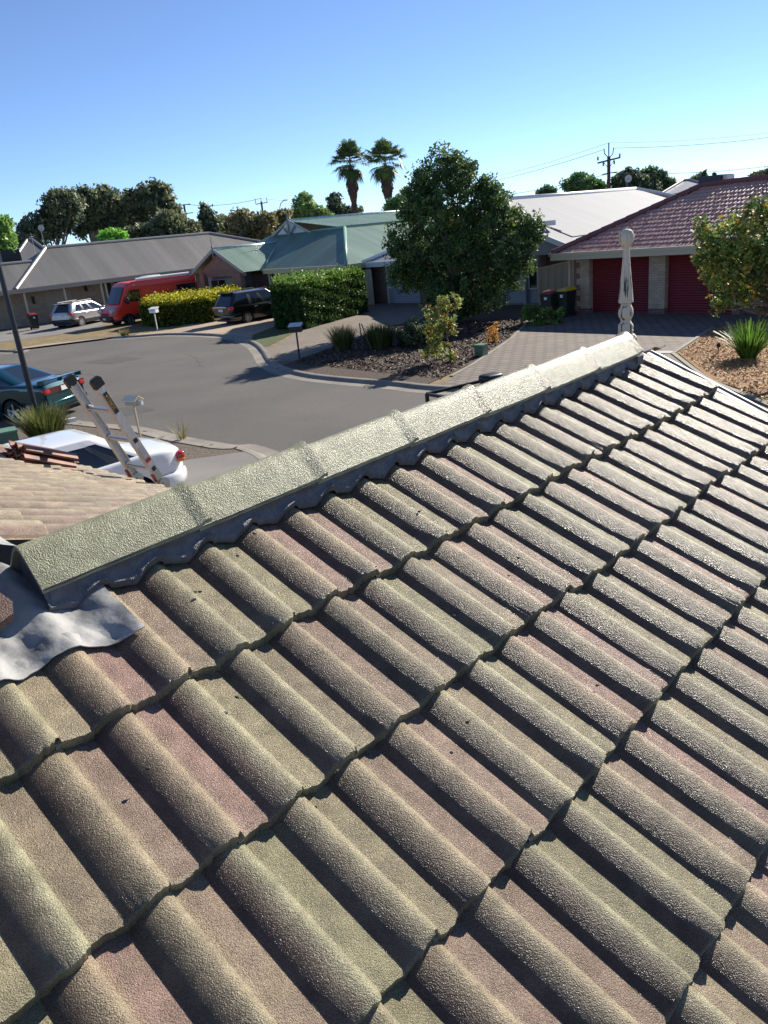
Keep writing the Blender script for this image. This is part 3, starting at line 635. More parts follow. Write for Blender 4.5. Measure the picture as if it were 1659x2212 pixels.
# ------------------------------------------------------------ building kit
def onT(x, y, T): d = ray(x, y); k = (T-CAM@SB)/(d@SB); w = CAM+d*k; return float(w@SA), float(w[2])
def onS(x, y, S): d = ray(x, y); k = (S-CAM@SA)/(d@SA); w = CAM+d*k; return float(w@SB), float(w[2])
def rib_mat(name, c, axis, pitch=.076, rough=.45, metal=.1, amp=.2):
    mt = mat(name, c, rough, metal); n = mt.node_tree; N = n.nodes; L = n.links; b = N['Principled BSDF']; tc = N['Texture Coordinate'] if 'Texture Coordinate' in N else N.new('ShaderNodeTexCoord')
    wv = N.new('ShaderNodeTexWave'); wv.wave_type = 'BANDS'; wv.bands_direction = axis; wv.inputs['Scale'].default_value = .314/pitch; L.new(tc.outputs['Object'], wv.inputs[0])
    bp = N.new('ShaderNodeBump'); bp.inputs['Strength'].default_value = (.25 if rough > .7 else 1.); bp.inputs['Distance'].default_value = (.006 if rough > .7 else .018); L.new(wv.outputs[0], bp.inputs['Height']); L.new(bp.outputs[0], b.inputs['Normal'])
    t = N.new('ShaderNodeTexNoise'); t.inputs['Scale'].default_value = 1.5; t.inputs['Detail'].default_value = 3; mp = N.new('ShaderNodeMapping'); mp.inputs['Scale'].default_value = (1, .06, .06) if axis == 'X' else (.06, 1, .06); L.new(tc.outputs['Object'], mp.inputs[0]); L.new(mp.outputs[0], t.inputs[0])
    mr = N.new('ShaderNodeMapRange'); mr.inputs[1].default_value = .3; mr.inputs[2].default_value = .7; mr.inputs[3].default_value = 1-amp; mr.inputs[4].default_value = 1+amp; L.new(t.outputs[0], mr.inputs[0])
    # sheet laps: wide bands of slightly different tone
    vm = N.new('ShaderNodeVectorMath'); vm.operation = 'SCALE'; vm.inputs[0].default_value = c; L.new(mr.outputs[0], vm.inputs['Scale']); L.new(vm.outputs[0], b.inputs['Base Color']); return mt
def brick_mat(name, c1, c2, mortar):
    mt = bpy.data.materials.new(name); mt.use_nodes = True; n = mt.node_tree; N = n.nodes; L = n.links; b = N['Principled BSDF']; b.inputs['Roughness'].default_value = .9
    tc = N.new('ShaderNodeTexCoord'); sx = N.new('ShaderNodeSeparateXYZ'); L.new(tc.outputs['Object'], sx.inputs[0]); ad = N.new('ShaderNodeMath'); L.new(sx.outputs[0], ad.inputs[0]); L.new(sx.outputs[1], ad.inputs[1])
    cb = N.new('ShaderNodeCombineXYZ'); L.new(ad.outputs[0], cb.inputs[0]); L.new(sx.outputs[2], cb.inputs[1])
    br = N.new('ShaderNodeTexBrick'); br.inputs['Scale'].default_value = 1.; br.inputs['Brick Width'].default_value = .24; br.inputs['Row Height'].default_value = .086; br.inputs['Mortar Size'].default_value = .007
    for k, q in (('Color1', c1), ('Color2', c2), ('Mortar', mortar)): br.inputs[k].default_value = (*q, 1)
    L.new(cb.outputs[0], br.inputs['Vector']); t = N.new('ShaderNodeTexNoise'); t.inputs['Scale'].default_value = 3; L.new(tc.outputs['Object'], t.inputs[0]); mr = N.new('ShaderNodeMapRange'); mr.inputs[3].default_value = .75; mr.inputs[4].default_value = 1.25; L.new(t.outputs[0], mr.inputs[0])
    vm = N.new('ShaderNodeVectorMath'); vm.operation = 'SCALE'; L.new(br.outputs[0], vm.inputs[0]); L.new(mr.outputs[0], vm.inputs['Scale']); L.new(vm.outputs[0], b.inputs['Base Color'])
    bp = N.new('ShaderNodeBump'); bp.inputs['Strength'].default_value = .5; bp.inputs['Distance'].default_value = .01; bp.invert = True; L.new(br.outputs['Fac'], bp.inputs['Height']); L.new(bp.outputs[0], b.inputs['Normal']); return mt
M['brick_tan'] = brick_mat('tan_brick', (.30, .22, .15), (.38, .29, .20), (.36, .32, .26))
M['brick_brown'] = brick_mat('brown_brick', (.16, .085, .065), (.22, .12, .09), (.26, .22, .19))
M['brick_cream'] = brick_mat('cream_brick_face', (.44, .31, .21), (.52, .40, .28), (.30, .22, .16))
M['grey_x'] = rib_mat('grey_corrugated', (.125, .12, .115), 'X'); M['grey_y'] = rib_mat('grey_corrugated_side', (.125, .12, .115), 'Y')
M['green_x'] = rib_mat('green_corrugated', (.12, .20, .15), 'X'); M['green_y'] = rib_mat('green_corrugated_side', (.15, .235, .18), 'Y')
M['white_x'] = rib_mat('pale_corrugated', (.30, .305, .315), 'X', rough=.8, metal=0, amp=.06); M['white_y'] = rib_mat('pale_corrugated_side', (.30, .305, .315), 'Y', rough=.8, metal=0, amp=.06)
M['capgrey'] = mat('grey_capping', (.30, .29, .275), .4, .2); M['capgreen'] = mat('green_capping', (.20, .33, .25), .35, .2); M['capwhite'] = mat('white_capping', (.7, .7, .7), .35)
M['winframe'] = mat('window_frame', (.55, .55, .53), .5); M['maroon'] = mat('maroon_door', (.17, .009, .010), .5)
def frame_T(s0, t0): return W(s0, t0, 0), SROT                        # x along s, y away
def box_part(name, par, mt, x0, x1, y0, y1, z0, z1, **k):
    mb = MB(); mb.b2(x0, x1, y0, y1, z0, z1); return obj(name, mb, mt, par, **k)
def window(par, x0, x1, y, z0, z1, mull=1, fr=None):
    mb = MB(); w_ = .06; d = .05; fr = fr or M['winframe']
    for a_, b_, c_, e_ in ((x0, x0+w_, z0, z1), (x1-w_, x1, z0, z1), (x0+w_, x1-w_, z0, z0+w_), (x0+w_, x1-w_, z1-w_, z1)): mb.b2(a_, b_, y-d, y, c_, e_)
    for k in range(mull):
        xm = x0 + (x1-x0)*(k+1)/(mull+1); mb.b2(xm-w_/2, xm+w_/2, y-d+.003, y-.003, z0+w_, z1-w_)
    o = obj('window', mb, fr, par); m2 = MB(); m2.b2(x0+w_, x1-w_, y-.02, y-.01, z0+w_, z1-w_); obj('pane', m2, M['glass'], o); return o
def ribbed_door(name, par, x0, x1, y, z0, z1, mt, step=.09):
    mb = MB(); n = int((z1-z0)/step); r = []
    for i in range(n+1):
        z = z0 + (z1-z0)*i/n; r.append([(x0, y, z), (x1, y, z)])
        if i < n: r.append([(x0, y-.018, z+step*.45), (x1, y-.018, z+step*.45)])
    mb.grid(r); mb.add([(x0, y+.004, z0), (x1, y+.004, z0), (x1, y+.004, z1), (x0, y+.004, z1)], [(0, 1, 2, 3)]); o = obj(name, mb, mt, par); m2 = MB(); xm = (x0+x1)/2; m2.b2(xm-.12, xm+.12, y-.05, y-.02, .95, 1.0); m2.b2(xm-.03, xm+.03, y-.055, y-.02, .93, 1.03); obj('handle', m2, M['black'], o); return o
def gutter(par, pts, mt, name='gutter'):
    mb = MB()
    for a_, b_ in zip(pts[:-1], pts[1:]):
        d = Vector(b_)-Vector(a_); d.normalize(); e = d*.06
        mb.bar(Vector(a_)-e, Vector(b_)+e, .12, .12); mb.bar((a_[0], a_[1], a_[2]-.14), (b_[0], b_[1], b_[2]-.14), .04, .16)
    return obj(name, mb, mt, par)
def caps(par, lines, mt, r=.10, name='ridge_capping'):
    mb = MB()
    for a_, b_ in lines: mb.tube([(a_[0], a_[1], a_[2]+.01), (b_[0], b_[1], b_[2]+.01)], r, 8)
    return obj(name, mb, mt, par, smooth=True)
# ---- red tiled house on the right
tx, rz = frame_T(-20.03, 26.9)
D = thing('house', 'brick house with shiny maroon roof tiles and two red garage doors', 'house', tx, rz)
zE, zR, yr, xh = 2.47, 4.44, 5.0, 3.55; XR = 15.
pd = math.atan2(zR-zE, yr); U_, V_ = SA.copy(), np.array([*(-SB[:2]*math.cos(pd)), -math.sin(pd)]); N_ = np.cross(U_, V_); N_ *= np.sign(N_[2])
OD = np.array(W(-20.03, 26.9+yr, zR+.02)); slope = math.hypot(yr, zR-zE); nr = int(slope/G_)+1; OD = OD + V_*(slope-nr*G_)
def clip_D(u, j): x = u*UW; yfrac = (nr-j+.45)*G_*math.cos(pd); return (j-1.1, x > yfrac*xh/yr)
def tile_field_red():
    return tile_field('roof_tiles', OD, U_, V_, N_*1.5, (-2, int(XR/UW)), (1, nr+1), D, nx=30, ny=3, clip=clip_D, seed=21)
_r = tile_field_red()
ca = _r.data.color_attributes['Col']; buf = np.empty(len(_r.data.vertices)*4, 'f'); ca.data.foreach_get('color', buf); buf = buf.reshape(-1, 4); lum = buf[:, :3].mean(1)/.2
buf[:, 0] = .52*lum**.4; buf[:, 1] = .25*lum**.4; buf[:, 2] = .175*lum**.4; ca.data.foreach_set('color', buf.ravel())
M['tile_red'] = mat('maroon_glazed_tile', (1, 1, 1), .24, attr='Col', spec=1., coat=.6); _r.data.materials[0] = M['tile_red']
M['redcap'] = mat('maroon_ridge_cap', (.20, .07, .06), .35)
mb = MB(); mb.sheet([(0, 0, zE-.04), (XR, 0, zE-.04), (XR, yr, zR-.05), (xh, yr, zR-.05)]); mb.sheet([(0, 0, zE-.03), (xh, yr, zR-.03), (0, 2*yr, zE-.03)]); mb.sheet([(0, 2*yr, zE-.03), (xh, yr, zR-.03), (XR, yr, zR-.03), (XR, 2*yr, zE-.03)])
obj('roof', mb, M['redcap'], D)
mb = MB(); A_, B_ = Vector((-.05, -.05, zE+.05)), Vector((xh, yr, zR+.05)); n = 12
for i in range(n):
    p, q = A_.lerp(B_, i/n), A_.lerp(B_, (i+1.06)/n); mb.tube([p, q], [.125, .105], 10)
n = 24; A_, B_ = Vector((xh-.1, yr, zR+.05)), Vector((XR, yr, zR+.05))
for i in range(n): mb.tube([A_.lerp(B_, i/n), A_.lerp(B_, (i+1.05)/n)], [.11, .12], 10)
obj('ridge_cap', mb, M['redcap'], D, smooth=True)
gutter(D, [(-.05, -.1, zE-.03), (XR, -.1, zE-.03)], M['cream']); gutter(D, [(-.1, -.1, zE-.03), (-.1, 2*yr, zE-.03)], M['cream'])
xs = lambda px_, y_=684: G(px_, y_)
dS = lambda px_, py_=620: onT(px_, py_, 27.5)[0]+20.03
x1a, x1b, x2a, x2b = dS(1273), dS(1401), dS(1436), dS(1584)
ribbed_door('garage_door', D, x1a, x1b, .85, .05, 2.14, M['maroon']); ribbed_door('garage_door', D, x2a, x2b, .85, .05, 2.14, M['maroon'])
box_part('wall', D, M['brick_brown'], dS(1240), dS(1253), .6, 7, 0, 2.4)
mb = MB(); mb.b2(dS(1253), x1a, .6, .9, .28, 2.4); mb.b2(x1b, x2a, .6, .95, .28, 2.4); mb.b2(x2b, dS(1600), .6, .95, .28, 2.4)
for k in range(5): mb.b2(dS(1253)-.16, dS(1253)+.002, .594, .70, .35+k*.43, .56+k*.43)
obj('brick_pier', mb, M['brick_cream'], D)
mb = MB(); mb.b2(dS(1253)-.003, x1a+.003, .597, .9, 0, .28); mb.b2(x1b-.003, x2a+.003, .597, .95, 0, .28); mb.b2(x2b-.003, dS(1600)+.003, .597, .95, 0, .28); obj('pier_base', mb, M['brick_brown'], D)
box_part('wall', D, M['brick_brown'], dS(1600), XR-.6, .95, 7, 0, 2.4)
box_part('lintel', D, M['redcap'], x1a-.01, x2b+.01, .80, 1.2, 2.14, 2.4)
window(D, dS(1640), XR-1, .95, .8, 2.0)
c = onT(1510, 392, 32.); mb = MB(); xc = c[0]+20.4; mb.slab([(xc-.40, yr+.1), (xc+.45, yr+.1), (xc+.45, yr+1.1), (xc-.40, yr+1.1)], zR-.3, zR+.30); mb.b2(xc-.44, xc+.49, yr+.05, yr+1.15, zR+.301, zR+.36)
for k in range(3): mb.b2(xc-.36, xc+.4, yr+.06, yr+.09, zR+.03+k*.09, zR+.08+k*.09)
obj('rooftop_cooler', mb, mat('dark_cooler', (.05, .06, .07), .5), D)
box_part('cooler_duct', D, M['offwhite'], xc+.5, xc+.68, yr+.3, yr+.9, zR-.2, zR+.33)
# ---- pale roofed house in the middle
tx, rz = frame_T(-34.5, 29.4)
Cc = thing('house', 'grey house with pale corrugated roof behind the big tree', 'house', tx, rz)
X = lambda s: s+34.5
Yy = lambda t: t-29.4
pS, pz = -27.2, 4.88                                                   # main ridge
mb = MB()
xr, xe = X(pS), X(-21.4)
mb.sheet([(xr, Yy(31), pz), (X(-22.05), Yy(31), 2.95), (X(-22.05), Yy(45.5), 2.95), (xr, Yy(44.6), pz)], mi=1)
mb.sheet([(X(-24.4), Yy(29.6), 3.80), (X(-21.4), Yy(29.6), 2.66), (X(-21.4), Yy(46), 2.66), (X(-24.4), Yy(45.5), 3.80)], mi=1)
mb.sheet([(xr, Yy(31), pz-.002), (xr, Yy(44.6), pz-.002), (X(-33), Yy(44.6), 2.5), (X(-33), Yy(31), 2.5)], mi=1)
mb.sheet([(xr, Yy(44.6), pz-.004), (X(-21.4), Yy(50), 2.66), (X(-33), Yy(50), 2.5)], mi=0)
obj('roof', mb, [M['white_x'], M['white_y']], Cc)
mb = MB(); mb.slab([(X(-35.05), Yy(29.9)), (X(-35.04), Yy(29.9)), (X(-35.04), Yy(29.91))], 2.2, 2.21)
mb = MB(); gz = 2.42                                                    # garage hip
mb.sheet([(X(-35.5), Yy(29.9), gz), (X(-28.), Yy(29.9), gz), (X(-28.), Yy(33.6), gz+1.5), (X(-31.9), Yy(33.6), gz+1.5)], mi=0); mb.sheet([(X(-35.5), Yy(29.9), gz), (X(-31.9), Yy(33.6), gz+1.5), (X(-35.5), Yy(37.3), gz)], mi=1)
obj('roof', mb, [M['white_x'], M['white_y']], Cc, label='small hipped pale roof over the garage')
caps(Cc, [((xr, Yy(31), pz), (xr, Yy(44.6), pz)), ((X(-35.5), Yy(29.9), gz), (X(-31.9), Yy(33.6), gz+1.5)), ((X(pS), Yy(44.6), pz), (X(-21.4), Yy(50), 2.66))], M['capwhite'], .11)
mb = MB()
for a_, b_ in [((xr, Yy(30.97), pz-.06), (X(-23.6), Yy(30.97), 3.58)), ((X(-25.8), Yy(30.9), 3.6), (X(-22.9), Yy(30.9), 3.6)), ((X(-26.3), Yy(29.57), 4.42), (X(-21.35), Yy(29.57), 2.60))]: mb.bar(a_, b_, .06, .22)
obj('barge_board', mb, M['capwhite'], Cc)
mb = MB(); mb.add([(xr-3, Yy(31.05), 3.4), (X(-22.6), Yy(31.05), 3.2), (xr, Yy(31.05), pz-.1)], [(0, 1, 2)]); mb.add([(X(-30), Yy(29.75), 2.3), (X(-21.6), Yy(29.75), 2.3), (X(-21.6), Yy(29.75), 2.68), (X(-24.4), Yy(29.75), 3.72), (X(-26.6), Yy(29.75), 4.3), (X(-30), Yy(29.75), 3)], [(0, 1, 2, 3, 4, 5)]); obj('gable_wall', mb, M['grey'], Cc)
box_part('wall', Cc, M['brick_brown'], X(-31.0), X(-21.8), Yy(30.9), Yy(45), 0, 2.6)
cS = lambda px_, T=30.6, py_=610: onT(px_, py_, T)[0]+34.5
ribbed_door('garage_door', Cc, cS(833), cS(905), Yy(30.72), .05, 2.05, mat('pale_blue_grey_door', (.36, .38, .42), .5))
box_part('brick_pier', Cc, M['brick_brown'], cS(808), cS(833)-.003, Yy(30.6), Yy(31.2), 0, 2.2); box_part('brick_pier', Cc, M['brick_brown'], cS(905)+.003, cS(945), Yy(30.6), Yy(31.2), 0, 2.2)
box_part('lintel', Cc, M['grey'], cS(833), cS(905), Yy(30.62), Yy(31.1), 2.05, 2.35)
box_part('post', Cc, M['offwhite'], cS(801), cS(807), Yy(30.35), Yy(30.5), 0, 2.35)
box_part('wall', Cc, M['brick_brown'], cS(806), cS(945), Yy(31.2), Yy(37), 0, 2.3)
gutter(Cc, [(X(-35.6), Yy(29.85), gz-.05), (X(-28), Yy(29.85), gz-.05)], M['offwhite'])
# shaded porch and windows to the right of the tree
M['render_grey'] = mat('pale_render', (.30, .31, .33), .7)
box_part('porch_wall', Cc, M['render_grey'], cS(1082, 30.4), cS(1166, 30.4), Yy(30.4), Yy(30.9), 0, 2.32)
window(Cc, cS(1090, 30.4), cS(1120, 30.4), Yy(30.38), .85, 2.05, 0); window(Cc, cS(1143, 30.4), cS(1164, 30.4), Yy(30.38), .75, 2.1, 0)
mb = MB(); mb.b2(cS(1136, 30.4), cS(1142, 30.4), Yy(30.15), Yy(30.3), 0, 2.3); obj('post', mb, M['render_grey'], Cc)
box_part('porch_slab', Cc, M['kerbm'], cS(1075, 30.4), cS(1200, 30.4), Yy(29.9), Yy(30.4), 0, .12)
# ---- green roofed house
tx, rz = frame_T(-52, 28.5)
Bh = thing('house', 'brick house with green corrugated roof and white gablet', 'house', tx, rz)
X = lambda s: s+52
Yy = lambda t: t-28.5
z0, z1, z2 = 2.42, 4.43, 5.24
mb = MB()
mb.sheet([(0, 0, z0), (X(-35.3), 0, z0), (X(-40.6), Yy(33), z1), (X(-49.2), Yy(33), z1), ], mi=0)
mb.sheet([(X(-35.3), 0, z0), (X(-35.3), Yy(50), z0), (X(-40.6), Yy(50), z1), (X(-40.6), Yy(33), z1)], mi=1)
mb.sheet([(X(-40.62), Yy(33), z1+.01), (X(-40.62), Yy(50), z1+.01), (X(-46.5), Yy(50), z2), (X(-46.5), Yy(33), z2)], mi=1)
mb.sheet([(X(-46.5), Yy(33), z2-.002), (X(-46.5), Yy(50), z2-.002), (X(-52), Yy(50), 3.2), (X(-49.4), Yy(33), z1-.2)], mi=1)
obj('roof', mb, [M['green_x'], M['green_y']], Bh)
pa = onT(460, 540, 27.); pl = onT(415, 590, 27.); pr = onT(525, 587, 27.)
ap, lp, rp = (X(pa[0]), Yy(27), pa[1]), (X(pl[0]), Yy(27), pl[1]), (X(pr[0]), Yy(27), pr[1]-.02)
mb = MB(); bk = Yy(32.0)
mb.sheet([rp, (rp[0], Yy(28.6), rp[2]), (ap[0]+.3, bk, ap[2]), ap], mi=1); mb.sheet([ap, (ap[0], bk, ap[2]), (lp[0], bk, lp[2]), lp], mi=1)
obj('porch_roof', mb, [M['green_x'], M['green_y']], Bh)
caps(Bh, [((X(-46.5), Yy(33), z2), (X(-46.5), Yy(50), z2)), (ap, (ap[0], bk, ap[2]))], mat('weathered_white_capping', (.60, .64, .60), .3, .2, c2=(.35, .45, .40), nscale=3), .13)
caps(Bh, [((X(-35.3), 0, z0), (X(-40.6), Yy(33), z1)), ((X(-40.6), Yy(33), z1), (X(-44.0), Yy(33), z1)), ((rp[0], Yy(28.4), rp[2]), (ap[0]+.3, bk, ap[2])), ((X(-40.6), Yy(33), z1), (X(-40.6), Yy(50), z1))], M['capgreen'], .10)
mb = MB(); ga, gl_, gr_ = (X(-46.5), Yy(32.9), z2+.03), (X(-49.3), Yy(32.9), 4.15), (X(-43.9), Yy(32.9), 4.28)
mb.bar(ga, gl_, .05, .16); mb.bar(ga, gr_, .05, .16); mb.bar((rp[0], rp[1]-.03, rp[2]), (ap[0], ap[1]-.03, ap[2]), .05, .2); mb.bar((lp[0], lp[1]-.03, lp[2]), (ap[0], ap[1]-.03, ap[2]), .05, .2); obj('barge_board', mb, mat('pale_barge', (.36, .38, .34), .5), Bh)
mb = MB(); mb.add([(gl_[0], Yy(33.02), gl_[2]-.3), (gr_[0], Yy(33.02), gr_[2]-.3), (ga[0], Yy(33.02), ga[2])], [(0, 1, 2)]); obj('gablet', mb, M['offwhite'], Bh)
mb = MB(); mb.bar((ga[0], Yy(32.86), 4.25), (ga[0], Yy(32.86), 5.1), .10); mb.bar((ga[0], Yy(32.87), 4.3), (ga[0]-.75, Yy(32.87), 4.95), .09); mb.bar((ga[0], Yy(32.87), 4.3), (ga[0]+.75, Yy(32.87), 4.9), .09); obj('gablet_brace', mb, M['grey'], Bh)
for p_ in ((ga[0], Yy(32.86), ga[2]), (ap[0], ap[1]-.05, ap[2])):
    mb = MB(); mb.lathe([(.05, -.5), (.05, 0), (.03, .1), (.06, .16), (.03, .25), (.02, .7), (.0, 1.1)], p_, 8); obj('finial', mb, M['grey'], Bh)
gutter(Bh, [(rp[0], -.05, z0-.04), (X(-35.25), -.05, z0-.04)], M['cream']); gutter(Bh, [(X(-35.25), -.05, z0-.04), (X(-35.25), Yy(50), z0-.04)], M['cream'])
mb = MB(); mb.b2(X(-50.3), X(-36), Yy(29.4), Yy(48), 0, 2.38); obj('wall', mb, M['brick_brown'], Bh)
M['brick_rose'] = brick_mat('rose_brick', (.32, .15, .10), (.38, .19, .13), (.3, .24, .2))
mb = MB(); mb.add([(lp[0]+.3, Yy(27.4), 2.2), (rp[0]-.3, Yy(27.4), 2.2), (rp[0]-.3, Yy(27.4), 2.5), (ap[0], Yy(27.4), ap[2]-.15), (lp[0]+.3, Yy(27.4), 2.5)], [(0, 1, 2, 3, 4)]); obj('gable_wall', mb, M['brick_rose'], Bh)
bS = lambda px_, T, py_=600: onT(px_, py_, T)[0]+52
mb = MB(); mb.b2(bS(437, 27.4), bS(446, 27.4), Yy(27.2), Yy(27.5), 0, 2.4); mb.b2(bS(508, 27.4), bS(525, 27.4), Yy(27.2), Yy(27.5), 0, 2.4); obj('brick_pier', mb, M['brick_rose'], Bh)
box_part('wall', Bh, M['render_grey'], bS(446, 28), bS(508, 28), Yy(28.1), Yy(29.3), 0, 2.3)
window(Bh, bS(452, 28), bS(485, 28), Yy(28.09), .2, 2.0, 1); 
mb = MB(); mb.b2(bS(486, 28), bS(506, 28), Yy(28.03), Yy(28.08), .8, 2.05)
obj('painted_panel', mb, mat('colourful_panel', (.30, .42, .38), .6, c2=(.55, .36, .16), nscale=1.6, mixlo=.45, mixhi=.55), Bh)
ribbed_door('garage_door', Bh, bS(602, 29.4), bS(665, 29.4), Yy(29.38), .05, 2.1, mat('cream_door', (.45, .40, .33), .5))
box_part('doorway', Bh, M['black'], bS(675, 29.4), bS(735, 29.4), Yy(29.3), Yy(29.395), .05, 2.1); box_part('doorway', Bh, M['brick_brown'], bS(532, 29.4), bS(578, 29.4), Yy(29.33), Yy(29.395), .05, 2.1)
box_part('post', Bh, M['cream'], bS(588, 29.), bS(592, 29.), Yy(28.7), Yy(28.85), 0, 2.3)
# ---- long grey roofed house at the end of the street: x along t, y away
Ah = thing('house', 'tan brick house with long grey corrugated roof behind the red van', 'house', W(-58.3, 17.9), math.atan2(.64, .768))
zE, zR = 2.66, 5.22
mb = MB(); d = 4.05
mb.sheet([(0, 0, zE), (27, 0, zE), (17.9, d, zR), (d, d, zR)], mi=0); mb.sheet([(0, 0, zE-.002), (d, d, zR-.002), (0, 2*d, zE)], mi=1); mb.sheet([(27, 0, zE), (27, 2*d, zE), (17.9, d, zR)], mi=1); mb.sheet([(0, 2*d, zE), (d, d, zR-.004), (17.9, d, zR-.004), (27, 2*d, zE)], mi=0)
mb.sheet([(-16, .02, zE-.02), (1.2, .02, zE-.02), (2.4, 2.75, 4.35), (-16, 2.75, 4.35)], mi=0); mb.sheet([(-16, 2.75, 4.33), (2.4, 2.75, 4.33), (2.0, 5.5, zE), (-16, 5.5, zE)], mi=0)
obj('roof', mb, [M['grey_x'], M['grey_y']], Ah)
caps(Ah, [((0, 0, zE), (d, d, zR)), ((d, d, zR), (17.9, d, zR)), ((17.9, d, zR), (27, 2*d, zE)), ((17.9, d, zR), (27, 0, zE)), ((-16, 2.75, 4.35), (2.4, 2.75, 4.35))], M['capgrey'], .12)
gutter(Ah, [(-16, -.08, zE-.07), (27, -.08, zE-.07)], mat('beige_gutter', (.33, .29, .24), .5))
aS = lambda px_, S=-58.4, py_=620: onS(px_, py_, S)[0]-17.9
M['post_cream'] = mat('cream_post', (.48, .42, .30), .5)
for i, px_ in enumerate((8, 48, 137, 219, 229)):
    x = aS(px_); mb = MB(); mb.b2(x-.06, x+.06, .1, .22, 0, zE-.1); obj('post', mb, M['post_cream'], Ah)
box_part('wall', Ah, M['brick_tan'], -16, 26, 1.6, 7.5, 0, 2.5)
ribbed_door('garage_door', Ah, aS(92, -59.8), aS(150, -59.8), 1.58, .05, 2.2, mat('beige_door', (.36, .31, .24), .55))
mb = MB(); mb.b2(aS(226, -59.8), aS(240, -59.8), 1.5, 1.59, .05, 2.3); mb.b2(aS(250, -59.8), aS(262, -59.8), 1.5, 1.59, .8, 2.3); obj('window', mb, M['glass'], Ah)
box_part('meter_box', Ah, M['black'], aS(63, -59.8), aS(68, -59.8), 1.45, 1.59, 1.5, 2.0); box_part('wall_lamp', Ah, M['black'], aS(182, -59.8), aS(187, -59.8), 1.4, 1.59, 1.9, 2.3)
box_part('cooler', Ah, M['black'], d-2.6, d-1.2, 2.2+4, 3.6+4, 3.8, 5.35)
# ---- further houses
def far_house(label, px0, px1, pyE, dist, zE, zR, mts, rot=0, depth=10):
    p = ray(px0, pyE); p = CAM + p*(dist/np.hypot(p[0], p[1])); q = ray(px1, pyE); q = CAM + q*(dist/np.hypot(q[0], q[1])); L = float(np.linalg.norm((q-p)[:2])); az = math.atan2(q[1]-p[1], q[0]-p[0])+rot
    h = thing('house', label, 'house', (p[0], p[1], 0), az); d = depth/2; r = min(d, L*.45)
    mb = MB(); mb.sheet([(0, 0, zE), (L, 0, zE), (L-r, d, zR), (r, d, zR)]); mb.sheet([(0, 0, zE-.002), (r, d, zR-.002), (0, 2*d, zE)], mi=1); mb.sheet([(L, 0, zE-.002), (L, 2*d, zE), (L-r, d, zR-.002)], mi=1); mb.sheet([(0, 2*d, zE), (r, d, zR-.004), (L-r, d, zR-.004), (L, 2*d, zE)])
    obj('roof', mb, mts, h); mb = MB(); mb.b2(.5, L-.5, .5, 2*d-.5, 0, zE-.03); obj('wall', mb, M['brick_tan'], h); caps(h, [((0, 0, zE), (r, d, zR)), ((r, d, zR), (L-r, d, zR)), ((L, 0, zE), (L-r, d, zR))], M['capgrey'], .12); return h
far_house('grey hip roofed house beyond the long grey roof, with a dish mast', 14, 130, 555, 78, 4.2, 6.35, [M['grey_x'], M['grey_y']], 0, 9)
far_house('low grey metal roof between the pale roof and the maroon tiles', 1425, 1560, 425, 75, 4.6, 5.6, [M['capgrey'], M['white_y']], .1, 8)

for par, x, y, h_, mt in ((D, .35, .52, 2.4, M['cream']), (Bh, 16.4, .85, 2.35, M['cream']), (Cc, .25, 1.1, 2.3, M['offwhite'])):
    mb = MB(); mb.tube([(x, y, .05), (x, y, h_-.25), (x-.1, y-.35, h_)], .045, 8); obj('downpipe', mb, mt, par, smooth=True)
# ------------------------------------------------------------ vehicles (x forward, y left)
def smoothpl(pts, x): 
    xs = [p[0] for p in pts]; ys = [p[1] for p in pts]; return np.interp(x, xs, ys)
def wheel(par, x, y, r, w, side, spokes=5, rim=None, rr=.66):
    mb = MB(); n = 26; pr = [(r*.66, -w/2), (r*.93, -w/2), (r, -w/2+.03), (r, w/2-.03), (r*.93, w/2), (r*.66, w/2)]
    rows = [[(x+q*math.cos(2*math.pi*k/n), y+yy, r+q*math.sin(2*math.pi*k/n)) for k in range(n)] for q, yy in pr]
    mb.grid(rows, closed=True); t = obj('wheel', mb, M['rubber'], par, smooth=True, sharp=50)
    m2 = MB(); yo = y + side*(w/2-.012)
    rows = [[(x+q*math.cos(2*math.pi*k/n), yo+side*o, r+q*math.sin(2*math.pi*k/n)) for k in range(n)] for q, o in ((r*.60, -.06), (r*rr, -.01), (r*rr+.012, .006), (r*rr+.018, 0))]
    m2.grid(rows, closed=True)
    for k in range(spokes):
        a = 2*math.pi*(k+.25)/spokes; ca, sa = math.cos(a), math.sin(a)
        p0 = (x+ca*r*.10, yo-side*.012, r+sa*r*.10); p1 = (x+ca*r*rr, yo-side*.004, r+sa*r*rr); m2.bar(p0, p1, r*.17, .02, up=(0, 1, 0))
    m2.lathe([(0, 0), (r*.16, 0), (r*.16, .02), (0, .02)], (0, 0, 0), 10); k0 = len(m2.v)-40
    m2.v[k0:] = [(x+a_, yo-side*.01+side*c_, r+b_) for a_, b_, c_ in m2.v[k0:]]
    obj('rim', m2, rim or M['alloy'], t, smooth=False)
    m3 = MB(); m3.add([(x+r*.62*math.cos(2*math.pi*k/n), yo-side*.06, r+r*.62*math.sin(2*math.pi*k/n)) for k in range(n)], [tuple(range(n))]); obj('brake_disc', m3, M['steel_black'], t)
